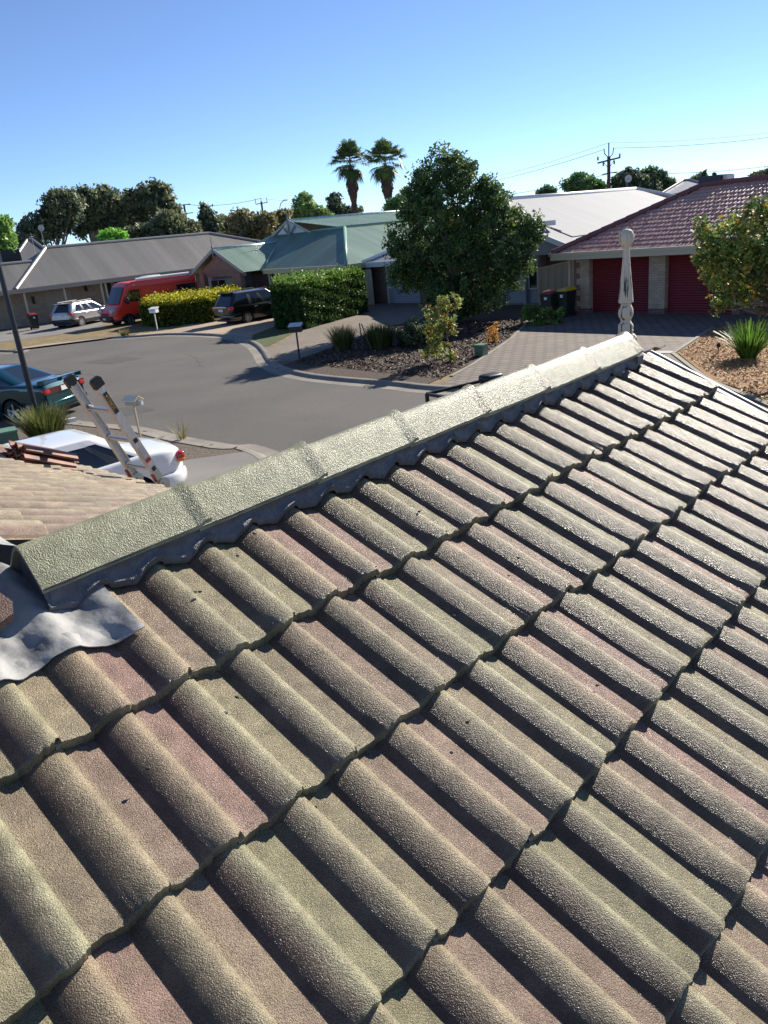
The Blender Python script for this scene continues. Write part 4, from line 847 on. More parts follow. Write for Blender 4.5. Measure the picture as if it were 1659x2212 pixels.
def loft_body(par, L, Wd, deck, z0, wheels, R, paint, lower=None, name='body', nose=.35, tail=.3, top_k=.86, crown=.03, ztuck=None, pinch=1., trim=None):
    hw = Wd/2; xs = set(np.linspace(-L/2, L/2, 70).tolist())
    for e in (L/2, -L/2):
        for o in (.01, .03, .06, .10, .15, .22): xs.add(e - math.copysign(o, e))
    for wx in wheels:
        for o in np.linspace(-R, R, 25): xs.add(wx+o*.9999)
    for p in deck: xs.add(p[0])
    xs = sorted(xs); rows = []
    for x in xs:
        zt = float(smoothpl(deck, x)); f = (L/2-x) if x > 0 else (x+L/2); ln = nose if x > 0 else tail
        t = max(0, 1-f/.55); w = hw*(1-ln*t**2.6) ; w *= 1-.03*max(0, 1-f/1.6)**2
        zs = z0 + .10*max(0, 1-f/.25)**2
        for wx in wheels:
            if abs(x-wx) < R: zs = max(zs, .32*1.0 + math.sqrt(R*R-(x-wx)**2))
        zs = min(zs, zt-.10); r = []
        def wid(z):
            q = (z-z0)/(max(zt, .5)-z0); return w*(.955 + .045*math.sin(min(1, max(0, q*1.25))*math.pi*.62)) * pinch
        sh = zt-.07
        for q in (0, .16, .34, .52, .7, .86, 1):
            z = zs+(sh-zs)*q; r.append((x, wid(z), z))
        r += [(x, wid(sh)*.985, zt-.03), (x, wid(sh)*.955, zt-.006), (x, wid(sh)*top_k, zt+crown*.3), (x, wid(sh)*.5, zt+crown*.85), (x, 0, zt+crown)]
        full = r + [(p[0], -p[1], p[2]) for p in r[-2::-1]]; rows.append(full)
    mb = MB(); mb.grid(rows); n = len(rows[0])
    for e in (0, -1):
        mb.add(rows[e], [(i, i+1, n-2-i, n-1-i) for i in range(n//2)])
    mt = [paint]
    if lower is not None:
        mt = [paint, lower]; vs = mb.v; mb.m = [1 if (sum(vs[i][2] for i in f)/len(f) < ztuck and len(f) == 4) else 0 for f in mb.f]
    b = obj(name, mb, mt, par, smooth=True, sharp=42)
    for e in (-1, 1):                                                 # bumper skins wrapping each end
        ol = [(x, hw*(1-(nose if x > 0 else tail)*max(0, 1-(L/2-abs(x))/.55)**2.6)*.995) for x in e*np.linspace(L/2-.62, L/2, 12)]
        g = []
        for dz, o in ((0, .004), (.03, .020), (.10, .030), (.18, .030), (.235, .018), (.25, .002)):
            zb_ = z0+.10+dz; g.append([(x+e*o*(1 if k > 6 else k/7), (w_+o), zb_) for k, (x, w_) in enumerate(ol)] + [(x+e*o*(1 if k > 6 else k/7), -(w_+o), zb_) for k, (x, w_) in reversed(list(enumerate(ol)))])
        m2 = MB(); m2.grid(g); obj('bumper', m2, lower if (lower is not None and Wd < 1.9 and z0 > .25) else paint, par, smooth=True, sharp=50)
    mb = MB(); mb.b2(-L/2+.12, L/2-.12, -hw*.80, hw*.80, z0-.03, z0+.35); 
    for wx in wheels:
        for s in (-1, 1): mb.b2(wx-R, wx+R, s*hw*.60-.1 if s < 0 else hw*.60, -hw*.60 if s < 0 else hw*.60+.1, z0, .32+R)
    obj('chassis', mb, M['steel_black'], par); return b, rows
def rrect(xr, xf, hw, rad, n=14):                                     # perimeter starting at rear centre, going left side, front, right side
    pts = []; secs = []
    def seg(a, b, k, tag):
        for i in range(k): t = i/k; pts.append((a[0]+(b[0]-a[0])*t, a[1]+(b[1]-a[1])*t)); secs.append(tag)
    def arc(cx, cy, a0, tag):
        for i in range(5): a = a0 + (-math.pi/2)*i/5; pts.append((cx+rad*math.cos(a), cy+rad*math.sin(a))); secs.append(tag)
    seg((xr, -hw+rad), (xr, hw-rad), 8, 'R'); arc(xr+rad, hw-rad, math.pi, 'RL'); seg((xr+rad, hw), (xf-rad, hw), n*2, 'L'); arc(xf-rad, hw-rad, math.pi/2, 'FL')
    seg((xf, hw-rad), (xf, -hw+rad), 8, 'F'); arc(xf-rad, -hw+rad, 0, 'FR'); seg((xf-rad, -hw), (xr+rad, -hw), n*2, 'Rt'); arc(xr+rad, -hw+rad, -math.pi/2, 'RR')
    return pts, secs
def cabin(par, xrb, xfb, xrt, xft, wb, wt, zb, zt, paint, roofmat=None, bpill=(.5,), pw=.05, frame=None, rad=.16, dome=.04, glass=None, zbf=None, cpw=(.14, .05)):
    """greenhouse: glass shell, painted pillars and roof"""
    A, S = rrect(xrb, xfb, wb, rad*.7); B, _ = rrect(xrt, xft, wt, rad); n = len(A); rings = []; zbf = zbf or (lambda x: zb)
    NL = 6
    for q in range(NL+1):
        t = q/NL; rings.append([(a[0]*(1-t)+b[0]*t, (a[1]*(1-t)+b[1]*t)*(1+.035*math.sin(math.pi*t)), zbf(a[0])*(1-t)+zt*t) for a, b in zip(A, B)])
    mb = MB(); mb.grid(rings, closed=True); obj('glass', mb, glass or M['glass'], par, smooth=True, sharp=50)
    # roof
    cx = (xrt+xft)/2; mb = MB(); rr = []
    def off(ring, o, dz=0.):
        out = []
        for p in ring: d = Vector((p[0]-cx, p[1], 0)); d.normalize(); out.append((p[0]+d.x*o, p[1]+d.y*o, p[2]+dz))
        return out
    a = rings[-1]; b5 = [(p[0]*.94+q[0]*.06*1, p[1]*.94+q[1]*.06, p[2]*.90+q[2]*.10) for p, q in zip(rings[-1], rings[-2])]
    k9 = [tuple(np.array(p)*.90+np.array(q)*.10) for p, q in zip(rings[-1], rings[-2])]
    rr.append(off(k9, .008)); rr.append(off(a, .008, .006))
    for s_, dz in ((.96, .018), (.85, .032), (.6, dome*.95+.012), (.3, dome+.012), (.02, dome+.014)): rr.append([(cx+(p[0]-cx)*s_, p[1]*s_, p[2]+dz) for p in a])
    mb.grid(rr, closed=True); obj('roof', mb, roofmat or paint, par, smooth=True, sharp=60)
    # pillars as raised strips
    def strip(idx, mt, nm, o=.007, lv=range(NL+1)):
        m2 = MB(); g = [[off([rings[q][i % n]], o)[0] for i in idx] for q in lv]; m2.grid(g); return obj(nm, m2, mt, par, smooth=True, sharp=60)
    iL = [i for i in range(n) if S[i] == 'L']; iR = [i for i in range(n) if S[i] == 'Rt']
    iRL = [i for i in range(n) if S[i] == 'RL']; iFL = [i for i in range(n) if S[i] == 'FL']; iFR = [i for i in range(n) if S[i] == 'FR']; iRR = [i for i in range(n) if S[i] == 'RR']
    nl = len(iL); kr = max(1, int(nl*cpw[0])); kf = max(1, int(nl*cpw[1]))
    strip([iRL[0]-1]+iRL+iL[:kr+1], paint, 'pillar'); strip(iR[-kr-1:]+iRR+[0], paint, 'pillar'); strip(iL[-kf:]+iFL+[iFL[-1]+1], paint, 'pillar'); strip([iFR[0]-1]+iFR+iR[:kf+1], paint, 'pillar')
    for f in bpill:
        k = int(nl*f); strip(iL[k:k+3], frame or M['black'], 'pillar', .004); strip(iR[nl-k-3:nl-k], frame or M['black'], 'pillar', .004)
    for ii in (iL, iR):
        strip(ii, paint, 'door_frame', .009, lv=[NL-1, NL]); 
        m2 = MB(); g = [[(p[0], p[1]*1.006+math.copysign(.004, p[1]), p[2]+dz) for p in [rings[0][i] for i in ii]] for dz in (-.02, .025)]; m2.grid(g); obj('window_trim', m2, frame or M['black'], par)
    return rings
def ypanel(par, name, mt, x0, x1, y, z0, z1, t=.012, side=1, **k):
    mb = MB(); mb.b2(x0, x1, min(y, y+side*t), max(y, y+side*t), z0, z1); return obj(name, mb, mt, par, **k)
def lump(par, name, mt, c, d, **k):                                    # soft box (superellipsoid)
    mb = MB(); rows = []; 
    for i in range(9):
        v = -math.pi/2 + math.pi*i/8; r = []
        for j in range(16):
            u = 2*math.pi*j/16; e = .45; f = lambda q: math.copysign(abs(q)**e, q)
            r.append((c[0]+d[0]/2*f(math.cos(v))*f(math.cos(u)), c[1]+d[1]/2*f(math.cos(v))*f(math.sin(u)), c[2]+d[2]/2*f(math.sin(v))))
        rows.append(r)
    mb.grid(rows, closed=True); return obj(name, mb, mt, par, smooth=True, sharp=0, **k)
def vehicle(label, cat, name, p, az): return thing(name, label, cat, p, math.pi/2 - R_(az))
def at_wheel(wp, az, x, y):                                            # place so that body point (x, y) stands on world point wp
    h = math.pi/2 - R_(az); c, s = math.cos(h), math.sin(h); return (wp[0]-(x*c-y*s), wp[1]-(x*s+y*c), wp[2] if len(wp) > 2 else 0)
def seams(par, xs, y, z0, z1, z2=None):
    for s in (-1, 1):
        mb = MB()
        for x in xs: mb.b2(x-.006, x+.006, s*y-.004, s*y+.004, z0, z1)
        obj('door_seam', mb, M['ink'], par)
def handles(par, xs, y, z, mt):
    for s in (-1, 1):
        for x in xs: lump(par, 'door_handle', mt, (x, s*y, z), (.17, .05, .035))
paint = lambda n, c, m=.0, r=.28: mat(n, c, r, m, coat=1., spec=.5)
# --- white sedan in our driveway: nose towards the house, tail to the street
az = -130.
car = vehicle('white sedan parked in the near driveway with its tail towards the street', 'car', 'parked_car', at_wheel(G(314, 1106), az, -1.30, .76), az)
WP = mat('white_car_paint', (.78, .78, .78), .3, coat=1.)
loft_body(car, 4.75, 1.80, [(-2.375, .80), (-2.30, .93), (-2.1, .985), (-1.5, 1.03), (-.6, .99), (1.0, .95), (1.5, .92), (2.1, .80), (2.375, .62)], .22, (-1.30, 1.45), .37, WP, top_k=.82, crown=.05, nose=.42, tail=.34, lower=mat('grey_bumper_skirt', (.28, .28, .29), .5), ztuck=.36)
cabin(car, -1.75, 1.15, -.95, .40, .85, .64, .87, 1.45, WP, bpill=(.15, .50), frame=mat('grey_pillar', (.07, .07, .075), .4), rad=.24, dome=.035, cpw=(.02, .05), zbf=lambda x: .90+.06*(x < -1.2))
car.scale = (.94, .94, .94)
for x in (-1.30, 1.45):
    for s in (-1, 1): wheel(car, x, s*.78, .31, .2, s, 7)
seams(car, (-.85, .12, 1.05), .892, .3, .90); handles(car, (-.62, .32), .885, .84, WP)

for s in (-1, 1):
    tl = lump(car, 'tail_lamp', M['red_lamp'], (-2.25, s*.72, .80), (.16, .26, .20)); lump(tl, 'indicator_lens', M['orange_lamp'], (-2.245, s*.76, .755), (.15, .19, .08)); lump(car, 'headlight', M['clear_lamp'], (2.15, s*.66, .70), (.26, .34, .16)); lump(car, 'side_mirror', WP, (.78, s*.98, 1.0), (.14, .2, .13))
mb = MB(); mb.b2(-2.42, -2.40, -.19, .19, .74, .86); obj('number_plate', mb, M['plate'], car)
# --- teal sedan at the left edge
az = -70.
car = vehicle('metallic teal sedan with a rear spoiler, cut off by the left edge of the photo', 'car', 'parked_car', at_wheel(G(42, 914), az, -1.30, .80), az)
TP = mat('teal_metallic', (.0, .05, .062), .22, .5, coat=1.)
loft_body(car, 4.8, 1.84, [(-2.4, .84), (-2.34, .96), (-2.1, 1.01), (-1.4, 1.03), (-.5, .98), (1.0, .95), (1.6, .92), (2.2, .78), (2.4, .6)], .18, (-1.30, 1.45), .39, TP, top_k=.82, crown=.04, nose=.42, tail=.16)
cabin(car, -1.62, 1.1, -.70, .35, .80, .62, 1.0, 1.40, TP, bpill=(.2, .52), rad=.26, dome=.03, cpw=(.04, .05))
for x in (-1.30, 1.45):
    for s in (-1, 1): wheel(car, x, s*.80, .33, .22, s, 5, rr=.74)
seams(car, (-.85, .12, 1.05), .912, .3, .92)
mb = MB(); mb.b2(-2.40, -2.22, -.78, .78, 1.085, 1.108); mb.b2(-2.40, -2.2, -.78, -.73, 1.0, 1.085); mb.b2(-2.40, -2.2, .73, .78, 1.0, 1.085); mb.b2(-2.36, -2.24, -.03, .03, 1.0, 1.085); obj('spoiler', mb, TP, car)

mb = MB(); mb.b2(-2.425, -2.395, -.80, .80, .74, .90); pnl = obj('tail_panel', mb, mat('dark_red_panel', (.07, .006, .008), .15, coat=1), car)
for s in (-1, 1): lump(car, 'tail_lamp', M['red_lamp'], (-2.36, s*.70, .82), (.14, .26, .15)); lump(car, 'side_mirror', TP, (.75, s*.98, 1.02), (.14, .2, .13)); lump(car, 'headlight', M['clear_lamp'], (2.2, s*.66, .68), (.2, .36, .14))
mb = MB(); mb.b2(-2.45, -2.43, -.19, .19, .75, .87); pl_ = obj('number_plate', mb, M['plate'], car)
mb = MB(); mb.tube([(-2.3, .45, .22), (-2.50, .45, .21)], .045, 12); obj('exhaust_tip', mb, M['chrome'], car)
# --- SUVs
def suv(label, wp, az, col, roofc, L=4.4, Hh=1.60, Wd=1.82, lower=True, plate=None, chrome=False, wb=(-1.28, 1.38)):
    car = vehicle(label, 'car', 'parked_car', at_wheel(wp, az, wb[0], -.80), az); zb = .98
    low = mat('charcoal_cladding', (.02, .02, .022), .5)
    loft_body(car, L, Wd, [(-L/2, .86), (-L/2+.05, 1.0), (-L/2+.2, 1.04), (-.5, 1.0), (1.0, .97), (1.35, .95), (1.9, .86), (L/2, .66)], .27, wb, .41, col, top_k=.84, crown=.05, nose=.35, tail=.22, lower=low if lower else None, ztuck=.46)
    cabin(car, -L/2+.10, 1.30, -L/2+.48, .45, .83, .64, zb, Hh-.05, col, roofmat=roofc, bpill=(.30, .60), rad=.20, dome=.05, cpw=(.10, .05), zbf=lambda x: 1.03 if x < -1 else 1.0)
    for x in wb:
        for s in (-1, 1): wheel(car, x, s*.79, .345, .22, s, 9)
    seams(car, (-.95, .05, 1.02), Wd/2-.008, .4, .93); handles(car, (-.68, .32), Wd/2-.015, .88, M['chrome'] if chrome else col)
    for s in (-1, 1):
        lump(car, 'tail_lamp', M['red_lamp'], (-L/2+.12, s*(Wd/2-.16), .93), (.24, .32, .17)); lump(car, 'headlight', M['clear_lamp'], (L/2-.22, s*.70, .78), (.3, .3, .18)); lump(car, 'side_mirror', col, (.92, s*1.0, 1.06), (.13, .22, .16))
        mb = MB(); mb.tube([(-L/2+.65, s*.60, Hh-.02), (-L/2+.7, s*.60, Hh+.045), (.35, s*.60, Hh+.045), (.4, s*.60, Hh-.02)], .018, 6); obj('roof_rail', mb, M['black'], car)
    mb = MB(); mb.b2(-L/2-.03, -L/2-.01, -.21, .21, .78, .90); obj('number_plate', mb, M['plate'], car)
    mb = MB(); mb.tube([(-L/2+.28, .0, 1.18), (-L/2+.14, -.38, 1.09)], .012, 5); obj('rear_wiper', mb, M['black'], car)
    mb = MB(); mb.b2(-L/2+.30, -L/2+.56, -.58, .58, Hh-.035, Hh+.005); obj('spoiler', mb, col, car)
    return car
SP = mat('silver_paint', (.48, .50, .53), .25, .6, coat=1.); BP = mat('black_paint', (.008, .009, .011), .2, .2, coat=1.)
c_ = suv('silver hatchback SUV parked nose in by the tan brick house', G(177, 707), 22, SP, mat('dark_roof', (.05, .05, .055), .2, coat=1), L=4.3)
c_ = suv('black SUV parked between the yellow hedge and the green hedge', G(536, 700), 47, BP, mat('black_grey_roof', (.06, .06, .06), .3, coat=1), L=4.65, Hh=1.70, chrome=True, lower=False)
mb = MB(); mb.b2(-2.2, 1.2, -.918, -.905, .985, 1.03); mb.b2(-2.2, 1.2, .905, .918, .985, 1.03); mb.b2(-2.37, -2.345, -.6, .6, .97, 1.02); obj('chrome_strip', mb, M['chrome'], c_)
# --- red camper van
az = -131.; van = vehicle('red high roofed camper van with a rolled white awning on its roof', 'van', 'camper_van', at_wheel(G(281, 704), az, 2.0, .86), az)
RP_ = mat('red_van_paint', (.80, .045, .022), .35, coat=.5); L = 6.2; Wd = 2.05; z0 = .34
deck = [(-3.1, 2.30), (-3.06, 2.50), (-2.9, 2.56), (1.35, 2.56), (1.62, 2.50), (1.85, 2.32), (2.42, 1.32), (2.50, 1.24), (2.95, 1.02), (3.05, .86), (3.1, .66)]
b_, rows = loft_body(van, L, Wd, deck, z0, (-1.75, 2.0), .43, RP_, lower=mat('van_grey_cladding', (.035, .036, .04), .5), ztuck=.62, top_k=.80, crown=.03, nose=.30, tail=.06, pinch=.98)
def vy(z): return (Wd/2*.98)*(1-.0*max(0, z-1.4)) 
for x in (-1.75, 2.0):
    for s in (-1, 1): wheel(van, x, s*.92, .35, .22, s, 6)
mb = MB(); 
for (x0, z0_), (x1, z1_) in (((1.90, 2.26), (2.40, 1.37)),): mb.add([(x0+.018, -.80, z0_), (x0+.018, .80, z0_), (x1+.018, .90, z1_), (x1+.018, -.90, z1_)], [(0, 1, 2, 3)]); mb.add([(x0+.045, -.3, z0_+.02), (x0+.045, .3, z0_+.02), (x1+.045, .3, z1_+.02), (x1+.045, -.3, z1_+.02)], [(0, 1, 2, 3)])
mb = MB(); rws = []
for t in np.linspace(0, 1, 6):
    x, z = 1.88+(2.43-1.88)*t, 2.30+(1.36-2.30)*t; rws.append([(x+.052-.02*abs(q), q*(.80+.08*t), z+.0) for q in np.linspace(-1, 1, 9)])
mb.grid(rws); obj('windscreen', mb, M['glass'], van, smooth=True)
for s in (-1, 1):
    y = s*(Wd/2*.98); 
    mb = MB(); pts = [(1.02, 1.42), (1.02, 2.08), (1.68, 2.08), (2.15, 1.42)]; mb.add([(a, y+s*k, b) for k in (.0, .012) for a, b in pts], [(0, 1, 2, 3), (4, 5, 6, 7), (0, 1, 5, 4), (1, 2, 6, 5), (2, 3, 7, 6), (3, 0, 4, 7)]); obj('window', mb, M['glass'], van)
    mb = MB(); mb.b2(-2.85, -1.55, min(y, y+s*.02), max(y, y+s*.02), 1.72, 2.06); o_ = obj('window', mb, M['glass'], van)
    mb = MB(); 
    for x in (.92, -.42): mb.b2(x-.008, x+.008, min(y, y+s*.006), max(y, y+s*.006), .6, 2.2)
    mb.b2(-2.9, .9, min(y, y+s*.006), max(y, y+s*.006), 2.18, 2.195); obj('door_seam', mb, M['ink'], van)
    lump(van, 'side_mirror', M['black'], (2.02, s*1.20, 1.52), (.16, .26, .42)); lump(van, 'headlight', M['clear_lamp'], (2.86, s*.78, .96), (.46, .30, .34)); lump(van, 'tail_lamp', M['red_lamp'], (-3.08, s*.9, 1.3), (.08, .16, .6))
lump(van, 'bumper', M['van_grey'] if 'van_grey' in M else M['black'], (2.98, 0, .55), (.36, 1.86, .36))
mb = MB()
for k in range(4): mb.b2(3.02, 3.10, -.46, .46, .70+k*.05, .725+k*.05)
obj('grille', mb, M['black'], van); mb = MB(); mb.b2(3.155, 3.17, -.19, .19, .50, .60); obj('number_plate', mb, M['plate'], van)
mb = MB(); mb.tube([(-2.6, .94, 2.66), (1.1, .94, 2.66)], .085, 12); aw = obj('awning', mb, M['white'], van, smooth=True)
mb = MB(); mb.b2(-.9, .2, -.4, .35, 2.58, 2.76); lump(van, 'roof_vent', M['offwhite'], (-.35, 0, 2.68), (1.3, .9, .2)); lump(van, 'marker_lamp', M['cream'], (1.30, .95, 2.36), (.16, .12, .12))
mb = MB(); mb.tube([(-2.98, .98, 1.6), (-2.98, 1.02, 2.5)], .02, 6); obj('ladder_rail', mb, M['chrome'], van)
# --- black trailer cage on the road behind the ridge
tp = G(922, 851, 1.3); tr = thing('trailer', 'black steel frame of a trailer showing just above the roof ridge', 'trailer', (tp[0], tp[1], 0), math.pi/2-R_(58))
mb = MB()
Lx, Ly = 1.25, 1.0
for z in (.55, 1.3):
    mb.bar((0, 0, z), (Lx, 0, z), .05); mb.bar((0, -Ly, z), (Lx, -Ly, z), .05); mb.bar((0, 0, z), (0, -Ly, z), .05); mb.bar((Lx, 0, z), (Lx, -Ly, z), .05)
for x in (0, .75, 1.5, Lx):
    for y in (0, -Ly): mb.bar((x, y, .4), (x, y, 1.3), .05)
mb.b2(0, Lx, -Ly, 0, .40, .45); obj('frame', mb, M['steel_black'], tr); box_part('toolbox', tr, M['black'], .2, .7, -.9, -.15, .46, 1.15)
for y in (.12, -Ly-.12): wheel(tr, 1.2, y, .30, .17, 1 if y > 0 else -1, 5)
mb = MB(); mb.bar((Lx, -Ly/2, .42), (Lx+1.1, -Ly/2, .42), .07); obj('drawbar', mb, M['steel_black'], tr)
lump(tr, 'rolled_cover', M['steel_black'], (1.15, -.35, 1.40), (.4, .3, .16))
# ------------------------------------------------------------ foliage
def quads_at(C, size, rg, up=0., asp=.55, droop=0.):
    n = len(C); d1 = rg.normal(size=(n, 3)); d1[:, 2] = d1[:, 2]*(1-up) - droop; d1 /= np.linalg.norm(d1, axis=1)[:, None]
    d2 = np.cross(d1, rg.normal(size=(n, 3))); d2 /= np.linalg.norm(d2, axis=1)[:, None]; s = (size*rg.uniform(.6, 1.4, n))[:, None]
    return np.stack([C-d1*s, C+d2*s*asp, C+d1*s, C-d2*s*asp], 1)
def leafmesh(name, C, size, cols, rg, parent=None, mt=None, asp=.55, droop=0., shade=None, **k):
    q = quads_at(C, size, rg, asp=asp, droop=droop); n = len(C); cols = np.array(cols); c = cols[rg.integers(0, len(cols), n)]*rg.uniform(.65, 1.35, (n, 1))
    if shade is not None: c = c*shade[:, None]
    return npmesh(name, q.reshape(-1, 3), np.arange(4*n).reshape(-1, 4), mt or M['leaf'], np.repeat(c, 4, axis=0), parent=parent, **k)
def clump_points(blobs, n, rg, fill=.55, nclump=None, cr=.28):
    """points in small clumps scattered through blobs (cx,cy,cz,rx,ry,rz), thinner inside"""
    B = np.array(blobs, float); vol = (B[:, 3]*B[:, 4]*B[:, 5])**.7; nc = nclump or max(20, n//28); ix = rg.choice(len(B), nc, p=vol/vol.sum())
    d = rg.normal(size=(nc, 3)); d /= np.linalg.norm(d, axis=1)[:, None]; r = np.where(rg.random(nc) < fill, rg.uniform(.80, 1.02, nc), rg.uniform(.25, .85, nc))
    cc = B[ix, :3] + d*B[ix, 3:]*r[:, None]; k = rg.integers(0, nc, n); sc_ = rg.uniform(.6, 1.5, nc)[k]*cr
    p = rg.normal(size=(n, 3)); p /= np.maximum(np.linalg.norm(p, axis=1)[:, None], .01); p *= rg.random((n, 1))**.4
    return cc[k] + p*sc_[:, None]*np.array([1, 1, .8]), k
def tree(name, label, base, blobs, n, size, cols, trunk, group=None, seed=1, cr=.28, fill=.6, asp=.5, droop=0., bark='bark', cat='tree', nclump=None, mt=None, limbs=9, warm=None):
    rg = np.random.default_rng(seed); base = np.array([base[0], base[1], 0.]); t = thing(name, label, cat, base, 0, group)
    P, k = clump_points(blobs, n, rg, fill, nclump, cr); ck = rg.uniform(.7, 1.3, k.max()+1)
    cl = np.array(cols); pick = rg.integers(0, len(cl), k.max()+1)[k]; c = (3.2 if len(base) and abs(base[0])+abs(base[1]) > 62 else 2.1)*cl[pick]*ck[k][:, None]*rg.uniform(.75, 1.25, (n, 1))  # far crowns coloured lighter, haze put into the leaf colour
    if warm is not None:
        m_ = rg.random(n) < warm[0]; c[m_] = np.array(warm[1])*rg.uniform(.6, 1.3, (m_.sum(), 1))
    q = quads_at(P, size, rg, asp=asp, droop=droop); npmesh('crown', q.reshape(-1, 3), np.arange(4*n).reshape(-1, 4), mt or M['leaf'], np.repeat(c, 4, axis=0), parent=t)
    mb = MB(); th, tr = trunk; B = np.array(blobs, float); top = B[:, :3].mean(0)
    fork = np.array([B[:, 0].mean()*.3, B[:, 1].mean()*.3, th]); mb.tube([(0, 0, -.1), (.04*th, 0, th*.5), tuple(fork)], [tr*1.25, tr, tr*.8], 8)
    for i in rg.choice(len(B), min(limbs, len(B)), replace=False):
        e = B[i, :3]; mid = (fork+e)/2 + rg.normal(0, .25, 3)*np.array([1, 1, .4]); mb.tube([tuple(fork*.98), tuple(mid), tuple(e)], [tr*.6, tr*.35, tr*.10], 6)
        for _ in range(2):
            e2 = e + rg.normal(0, .5, 3)*B[i, 3:]; mb.tube([tuple((mid+e)/2), tuple(e2)], [tr*.22, tr*.05], 5)
    obj('trunk', mb, M[bark], t, smooth=True); return t
def blobset(px_blobs, base, dist_pt):
    """blobs given where they are seen (centre and radius in photo pixels), at the depth of the tree"""
    out = []; hd = np.hypot(*(np.array(dist_pt[:2])))
    for i, (x, y, r) in enumerate(px_blobs):
        d = ray(x, y); k = hd/np.hypot(d[0], d[1]); p = CAM + d*k; rr = r/FPX*k; dd = rr*random.uniform(-.8, .8); dn_ = d/np.linalg.norm(d)
        p = p + dn_*dd; out.append((p[0]-base[0], p[1]-base[1], p[2], rr, rr*1.15, rr*.9))
    return out
DG = [(.030, .058, .020), (.042, .075, .024), (.022, .042, .016), (.055, .09, .028)]
# the big tree in the mulch bed
bp_ = G(985, 702); bl = [(955, 345, 30), (985, 348, 20), (925, 378, 24), (1000, 372, 28), (912, 420, 32), (1050, 405, 26), (1078, 440, 30), (893, 455, 26), (1150, 480, 20), (845, 500, 14), (1168, 505, 14), (925, 400, 42), (990, 395, 50), (900, 430, 38), (950, 450, 60), (1030, 440, 45), (1055, 420, 28), (905, 500, 60), (985, 500, 62), (1060, 500, 55), (1105, 480, 34), (870, 560, 38), (920, 575, 62), (1000, 570, 65), (1080, 560, 60), (1135, 520, 34), (1150, 500, 26), (880, 600, 36), (950, 625, 48), (1020, 630, 52), (1090, 600, 42), (1120, 570, 30), (1000, 660, 36), (855, 530, 22), (862, 585, 22), (1060, 640, 30)]
tree('tree', 'large dense broadleaf tree with dark green leaves in the mulch bed', bp_, blobset(bl, bp_, bp_), 56000, .075, DG+[(.07, .105, .03)], (1.6, .17), seed=3, cr=.26, asp=.45, droop=.5, warm=(.025, (.22, .14, .03)), fill=.58, nclump=1500, limbs=20, mt=M['leafgloss'])
# tree at the right edge (turning colour)
bp_ = np.array([8.3, 17.6, 0]); bl = [(1540, 545, 42), (1590, 500, 45), (1640, 470, 40), (1525, 500, 24), (1560, 590, 40), (1620, 560, 58), (1670, 520, 50), (1600, 630, 40), (1565, 655, 20), (1660, 610, 48), (1720, 560, 60), (1700, 640, 45), (1545, 660, 14), (1640, 680, 14), (1740, 480, 50)]
tree('tree', 'tree with green and yellowing leaves reaching in from the right edge', (9.6, 17.0, 0), blobset(bl, (9.6, 17.0), bp_), 12500, .055, [(.07, .11, .025), (.10, .14, .035), (.17, .18, .045), (.05, .08, .025)], (1.5, .09), seed=5, cr=.20, asp=.5, warm=(.10, (.42, .22, .03)), fill=.5, nclump=430, limbs=15, mt=M['leafgloss'])
# distant trees: (pixel blobs), distance, label
EU = [(.040, .052, .030), (.055, .065, .038), (.028, .038, .024), (.075, .08, .04)]
def far_tree(label, blobs, dist, seed, cols=EU, n=5000, size=.26, cr=.7, trunk=(4, .25), group='trees on the skyline', bark='gumbark', fill=.6, warm=None, name='tree', nclump=None):
    cx_ = sum(b[0] for b in blobs)/len(blobs); low = max(b[1] for b in blobs); d = ray(cx_, low); k = dist/np.hypot(d[0], d[1]); p = CAM + d*k; base = (p[0], p[1], 0)
    return tree(name, label, base, blobset(blobs, base, p), n, size, cols, trunk, group, seed, cr, fill, .5, .2, bark, nclump=nclump or n//22, warm=warm, limbs=12)
far_tree('tall spreading gum tree, leftmost of the dark group above the grey roof', [(60, 500, 16), (80, 490, 22), (100, 465, 22), (120, 440, 22), (140, 425, 18), (158, 440, 18), (110, 495, 22), (135, 485, 20), (60, 515, 14), (155, 470, 16), (90, 515, 14)], 92, 11, n=9000, size=.22, cr=.62)
far_tree('second gum tree of the dark group, with pale forking trunk', [(178, 418, 12), (180, 440, 18), (200, 455, 18), (205, 425, 14), (190, 480, 16), (205, 490, 14), (175, 500, 12), (215, 445, 14)], 95, 12, n=6500, size=.22, cr=.6, trunk=(5, .3))
far_tree('third gum tree of the dark group, in its middle', [(225, 425, 16), (245, 430, 18), (235, 455, 20), (255, 460, 18), (230, 485, 16), (250, 490, 16), (222, 410, 8)], 96, 13, n=6500, size=.22, cr=.6)
far_tree('highest gum tree of the dark group, with olive crown', [(285, 430, 18), (310, 415, 18), (335, 405, 16), (355, 420, 20), (365, 450, 20), (330, 440, 22), (300, 460, 22), (270, 450, 16), (380, 470, 14), (280, 485, 16), (345, 475, 16), (320, 490, 14)], 98, 14, n=10000, size=.22, cr=.6, cols=EU+[(.09, .085, .035)])
BU = [(.055, .062, .030), (.075, .078, .04), (.04, .05, .028)]
far_tree('rounded grey green bushy tree in front of the gum trees', [(330, 500, 24), (355, 480, 22), (380, 490, 26), (405, 495, 20), (300, 505, 18), (280, 505, 14), (345, 510, 18), (395, 505, 22), (420, 505, 12)], 75, 15, BU, n=9000, size=.2, cr=.5, trunk=(2, .15))
far_tree('low bright green shrub above the ridge of the grey roof', [(225, 512, 10), (245, 510, 12), (260, 508, 10)], 72, 16, [(.10, .20, .03), (.07, .15, .02)], n=2500, size=.16, cr=.4, trunk=(1, .08), name='shrub')
